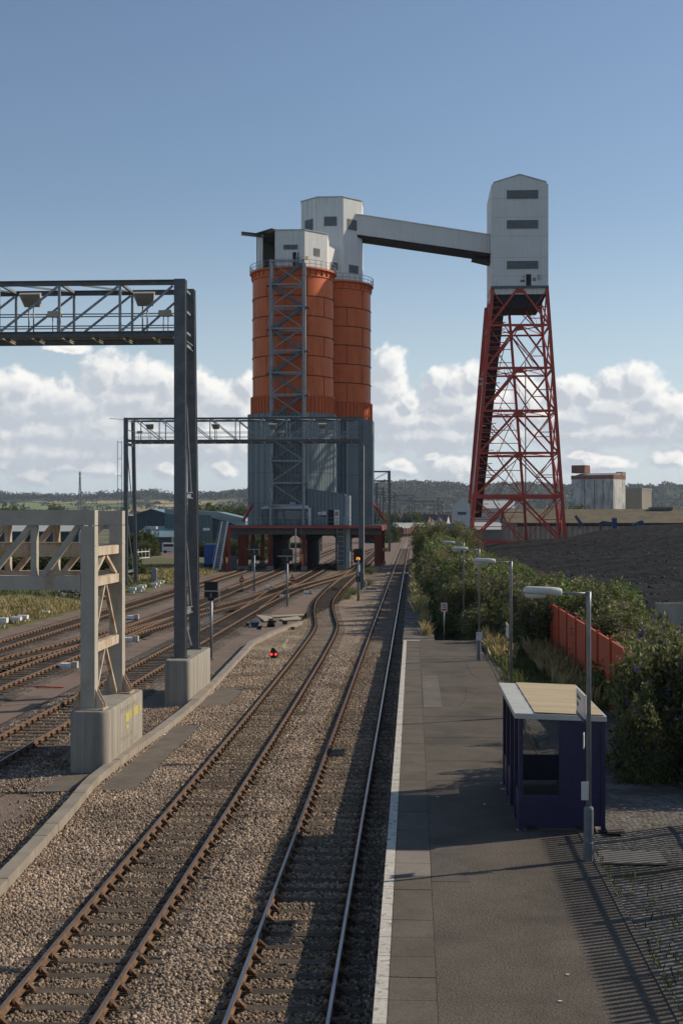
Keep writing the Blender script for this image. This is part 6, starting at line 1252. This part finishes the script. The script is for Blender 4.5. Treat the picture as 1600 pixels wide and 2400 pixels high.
q = S(397, 1302, 290); vn = thing('white_van', 'white van parked by the blue sheds', 'van', (q.x, q.y, -.3)); b = MB(); b.prism([(-1.6, 0, .4), (2.6, 0, .4), (2.6, 0, 1.3), (1.7, 0, 1.5), (1.2, 0, 2.2), (-1.5, 0, 2.3), (-1.6, 0, 1.6)], (0, 1.9, 0)); b.build('body', m_whitep, vn, world=False); b = MB(); b.box(-1.3, .9, -.02, -.003, 1.45, 2.0); b.build('window', m_black, vn, world=False)
for x in (-.9, 1.8): b = MB(); b.tube([(x, -.05, .35), (x, .2, .35)], .35, 14); b.build('wheel', m_black, vn, world=False)
# ---------------------------------------------------------------- coal train
m_wag = M('wagon_maroon', (.12, .03, .025), .6, scale=.6, var=.25); m_load = M('wagon_cover', (.40, .33, .24), .8, scale=.8, var=.12)
def wagon(loc, rz, label):
    t = thing('hopper_wagon', label, 'wagon', loc, 'hopper wagons of the parked train', rotz=rz); b = MB(); b.prism([(-1.35, 0, 1.1), (1.35, 0, 1.1), (1.4, 0, 3.3), (1.15, 0, 3.6), (-1.15, 0, 3.6), (-1.4, 0, 3.3)], (0, 8.4, 0)); b.build('body', m_wag, t, world=False)
    b = MB(); b.prism([(-1.2, .1, 3.605), (1.2, .1, 3.605), (.9, .1, 4.0), (-.9, .1, 4.0)], (0, 8.2, 0)); b.build('cover', m_load, t, world=False)
    for y in (1.5, 6.9): b = MB(); b.box(-1.05, 1.05, y - .9, y + .9, .1, .95); b.build('bogie', m_dull, t, world=False)
    for k in range(5): b = MB(); b.box(1.4, 1.5, .6 + k * 1.75, .75 + k * 1.75, 1.15, 3.3); b.build('rib', m_load, t, world=False)
    return t
fu = TRACKPATH['L']; v = 521.0; w0 = None; lbs = ['last red hopper wagon of the train, its dark end facing the yard'] + ['%s red hopper wagon counted from the tail of the train' % s for s in ('second', 'third', 'fourth', 'fifth', 'sixth', 'seventh', 'eighth', 'ninth', 'tenth')]
for lb in lbs:
    u = fu(v); sl_ = (fu(v + 4) - fu(v - 4)) / 8; a = -math.atan(sl_)
    if w0 is None: w0 = wagon((u, v, 0), a, lb)
    else: copy_tree(w0, loc=(u, v, 0), rotz=a, label=lb)
    v += 9.6 * math.cos(a)
# blue machines on the coal heap crest
m_bmach = M('machine_blue', (.02, .06, .15), .5, var=.15)
def machine(label, pts, Y, name):
    q = S(pts[0][0], pts[0][1], Y); t = thing(name, label, 'machine', q, 'blue machines behind the coal heap'); return t, lambda x, y: S(x, y, Y)
t, f_ = machine('blue inclined stacker conveyor standing alone behind the coal heap', [(1360, 1218)], 235, 'stacker'); b = MB(); b.bar(f_(1347, 1209), f_(1366, 1234), .5, .45); b.build('boom', m_bmach, t); b = MB(); b.bar(f_(1357, 1222), f_(1357, 1240), .3, .3); b.build('leg', m_bmach, t)
t, f_ = machine('blue screening plant with a tall hopper behind the coal heap', [(1425, 1225)], 235, 'screening_plant'); b = MB(); b.bar(f_(1409, 1224), f_(1440, 1228), .6, .5); b.build('boom', m_bmach, t); a = f_(1434, 1230); b = MB(); b.box(a.x, a.x + .8, a.y, a.y + 1, 4.8, a.z + 1.2); b.build('hopper', m_bmach, t); b = MB(); a = f_(1405, 1232); b.box(a.x, a.x + .3, a.y, a.y + .5, 4, a.z + .7); b.build('leg', m_bmach, t)
t, f_ = machine('blue grab loader with a bent arm behind the coal heap at right', [(1490, 1228)], 235, 'grab_loader'); b = MB(); b.bar(f_(1480, 1232), f_(1500, 1222), .4, .4); b.bar(f_(1500, 1221), f_(1508, 1234), .6, .6); b.build('arm', m_bmach, t); b = MB(); a = f_(1494, 1232); b.box(a.x, a.x + .9, a.y, a.y + 1, 4.5, a.z + .3); b.build('base', m_bmach, t)
# ================================================================ hills and haze
SK = [(-900, 1150), (-300, 1158), (0, 1157), (100, 1161), (130, 1163), (200, 1159), (260, 1156), (300, 1153), (340, 1150), (370, 1152), (385, 1156), (420, 1158), (500, 1157), (560, 1153), (600, 1150), (760, 1148), (873, 1147), (950, 1144), (1050, 1147), (1100, 1152), (1160, 1149), (1230, 1146), (1300, 1151), (1400, 1152), (1480, 1151), (1540, 1153), (1560, 1147), (1600, 1153), (1900, 1150), (2600, 1156)]
sx_, sy_ = zip(*SK); pxs = np.linspace(-900, 2600, 1500); ds = np.concatenate([np.linspace(2300, 4300, 26), [4400, 4800, 5600]]); PX, DD = np.meshgrid(pxs, ds)
ridge = (HY - np.interp(pxs, sx_, sy_)) / F * 4300 + H; nz_ = np.convolve(rng.normal(0, 1, 1560), np.ones(4) / 4, 'same')[30:1530] * 2.6 + np.convolve(rng.normal(0, 1, 1560), np.ones(25) / 25, 'same')[30:1530] * 5
tt = np.clip((DD - 2300) / 2000, 0, 1); leftm = np.clip((700 - PX) / 300, 0, 1)
shape = (tt ** 1.3) * leftm + (1 - leftm) * ss(tt * 1.35) ; nr = rng.normal(0, .3, PX.shape); ZZ = np.where(DD <= 4300, (ridge[None] + nz_[None] * (tt > .97)) * np.minimum(shape, 1), ridge[None] * (1 - (DD - 4300) / 2600)) + nr * (tt > .15) - 1.0
XX = (PX - CX) / F * DD; WX = XX * CY_ - DD * SY_; WY = XX * SY_ + DD * CY_; ii = np.arange(PX.size).reshape(PX.shape); fq = np.stack([ii[:-1, :-1], ii[:-1, 1:], ii[1:, 1:], ii[1:, :-1]], -1).reshape(-1, 4)
me = bpy.data.meshes.new('hills'); me.from_pydata(np.stack([WX, WY, ZZ], -1).reshape(-1, 3).tolist(), [], fq.tolist())
m_hill = bpy.data.materials.new('wooded_hills'); m_hill.use_nodes = True; nt = m_hill.node_tree; b = nt.nodes['Principled BSDF']; L = nt.links.new; b.inputs['Roughness'].default_value = .95; b.inputs['Specular IOR Level'].default_value = .1
t = nt.nodes.new('ShaderNodeTexCoord'); n1 = nt.nodes.new('ShaderNodeTexNoise'); n1.inputs['Scale'].default_value = .03; n1.inputs['Detail'].default_value = 8; L(t.outputs['Object'], n1.inputs['Vector'])
wr = nt.nodes.new('ShaderNodeValToRGB'); L(n1.outputs['Fac'], wr.inputs[0]); wr.color_ramp.elements[0].position = .35; wr.color_ramp.elements[0].color = (.014, .022, .010, 1); wr.color_ramp.elements[1].position = .68; wr.color_ramp.elements[1].color = (.055, .07, .026, 1)
mpp = nt.nodes.new('ShaderNodeMapping'); mpp.inputs['Scale'].default_value = (.0035, .0022, 0); L(t.outputs['Object'], mpp.inputs[0]); vo = nt.nodes.new('ShaderNodeTexVoronoi'); vo.inputs['Scale'].default_value = 1; vo.inputs['Randomness'].default_value = .8; L(mpp.outputs[0], vo.inputs['Vector'])
spx = nt.nodes.new('ShaderNodeSeparateColor'); L(vo.outputs['Color'], spx.inputs[0]); fr_ = nt.nodes.new('ShaderNodeValToRGB'); fr_.color_ramp.interpolation = 'CONSTANT'; L(spx.outputs[0], fr_.inputs[0])
els = [(0, (.16, .21, .06)), (.26, (.46, .37, .19)), (.45, (.20, .25, .085)), (.62, (.03, .045, .018)), (.80, (.38, .31, .15))]
while len(fr_.color_ramp.elements) < 5: fr_.color_ramp.elements.new(.5)
for i, (p, c) in enumerate(els): fr_.color_ramp.elements[i].position = p; fr_.color_ramp.elements[i].color = (*c, 1)
vd = nt.nodes.new('ShaderNodeTexVoronoi'); vd.feature = 'DISTANCE_TO_EDGE'; vd.inputs['Scale'].default_value = 1; vd.inputs['Randomness'].default_value = .8; L(mpp.outputs[0], vd.inputs['Vector'])
he = nt.nodes.new('ShaderNodeMapRange'); he.inputs['From Min'].default_value = .02; he.inputs['From Max'].default_value = .05; L(vd.outputs['Distance'], he.inputs['Value']); hm = nt.nodes.new('ShaderNodeMix'); hm.data_type = 'RGBA'; L(he.outputs['Result'], hm.inputs['Factor']); L(wr.outputs[0], hm.inputs['A']); L(fr_.outputs[0], hm.inputs['B'])
sp3 = nt.nodes.new('ShaderNodeSeparateXYZ'); L(t.outputs['Object'], sp3.inputs[0])
def mm(op, a, b2=None): 
    n = nt.nodes.new('ShaderNodeMath'); n.operation = op
    for i, v in enumerate((a, b2)):
        if v is None: continue
        if isinstance(v, (int, float)): n.inputs[i].default_value = v
        else: L(v, n.inputs[i])
    return n.outputs[0]
def rgm(x, a, b2): n = nt.nodes.new('ShaderNodeMapRange'); L(x, n.inputs['Value']); n.inputs['From Min'].default_value = a; n.inputs['From Max'].default_value = b2; return n.outputs['Result']
zn = mm('ADD', sp3.outputs[2], mm('MULTIPLY', n1.outputs['Fac'], 24)); low = rgm(zn, 72, 66); lft = rgm(mm('ADD', sp3.outputs[0], mm('MULTIPLY', sp3.outputs[1], .14)), 150, -100)
fm = mm('MULTIPLY', low, mm('MAXIMUM', lft, rgm(zn, 26, 22))); mxh = nt.nodes.new('ShaderNodeMix'); mxh.data_type = 'RGBA'; L(fm, mxh.inputs['Factor']); L(wr.outputs[0], mxh.inputs['A']); L(hm.outputs['Result'], mxh.inputs['B']); L(mxh.outputs['Result'], b.inputs['Base Color'])
bp = nt.nodes.new('ShaderNodeBump'); bp.inputs['Strength'].default_value = 1; bp.inputs['Distance'].default_value = 12; L(n1.outputs['Fac'], bp.inputs['Height']); L(bp.outputs[0], b.inputs['Normal'])
me.materials.append(m_hill); me.update(); o = bpy.data.objects.new('hills', me); C0.objects.link(o); o['kind'] = 'structure'
hr_ = np.random.default_rng(77); VV, TT = [], []
def hz_at(px_, d_): j = int(np.clip(np.searchsorted(ds, d_), 1, len(ds) - 1)); i = int(np.clip((px_ + 900) / 3500 * 1499, 0, 1499)); t_ = (d_ - ds[j-1]) / (ds[j] - ds[j-1]); return ZZ[j-1, i] * (1 - t_) + ZZ[j, i] * t_
k = 0
while k < 2600:
    px_ = hr_.uniform(-300, 1900); d_ = hr_.uniform(2350, 4320); left = px_ < 560; z_ = hz_at(px_, d_)
    hedge = (abs((px_ * .9 + d_ * .12) % 95 - 47) < 3) or (abs((d_ + 14 * math.sin(px_ * .02)) % 330 - 165) < 14)
    if left and z_ < 62 and not hedge: continue
    if not left and z_ < 14 and not hedge: continue
    s = hr_.uniform(5, 10); X_ = (px_ - CX) / F * d_; V, t = leaves(34, blob_points([(0, 0, s * .5, s * 1.25, s * 1.1, s * .75)], .7), 5.5, 2.6, 1000 + k, up=.6); VV.append(V + np.array([X_ * CY_ - d_ * SY_, X_ * SY_ + d_ * CY_, z_ - 1])); TT.append(t); k += 1
o = bpy.data.objects.new('hillside_woods', leaf_mesh('hillside_woods', np.concatenate(VV), np.concatenate(TT), leaf_mat('woodland_leaf', [(.012,.022,.008), (.025,.042,.014), (.042,.06,.02), (.06,.078,.028)], .15))); C0.objects.link(o); o['kind'] = 'stuff'
hz_ = MB().box(-9500, 9500, -500, 9500, -2.4, 130).build('haze', bpy.data.materials.new('air')); hz_['kind'] = 'stuff'; am = hz_.data.materials[0]; am.use_nodes = True; am.node_tree.nodes.clear(); nv = am.node_tree.nodes.new('ShaderNodeVolumePrincipled'); nv.inputs['Color'].default_value = (.74, .85, 1, 1); nv.inputs['Density'].default_value = .00006; nv.inputs['Anisotropy'].default_value = .2
no = am.node_tree.nodes.new('ShaderNodeOutputMaterial'); am.node_tree.links.new(nv.outputs[0], no.inputs['Volume'])
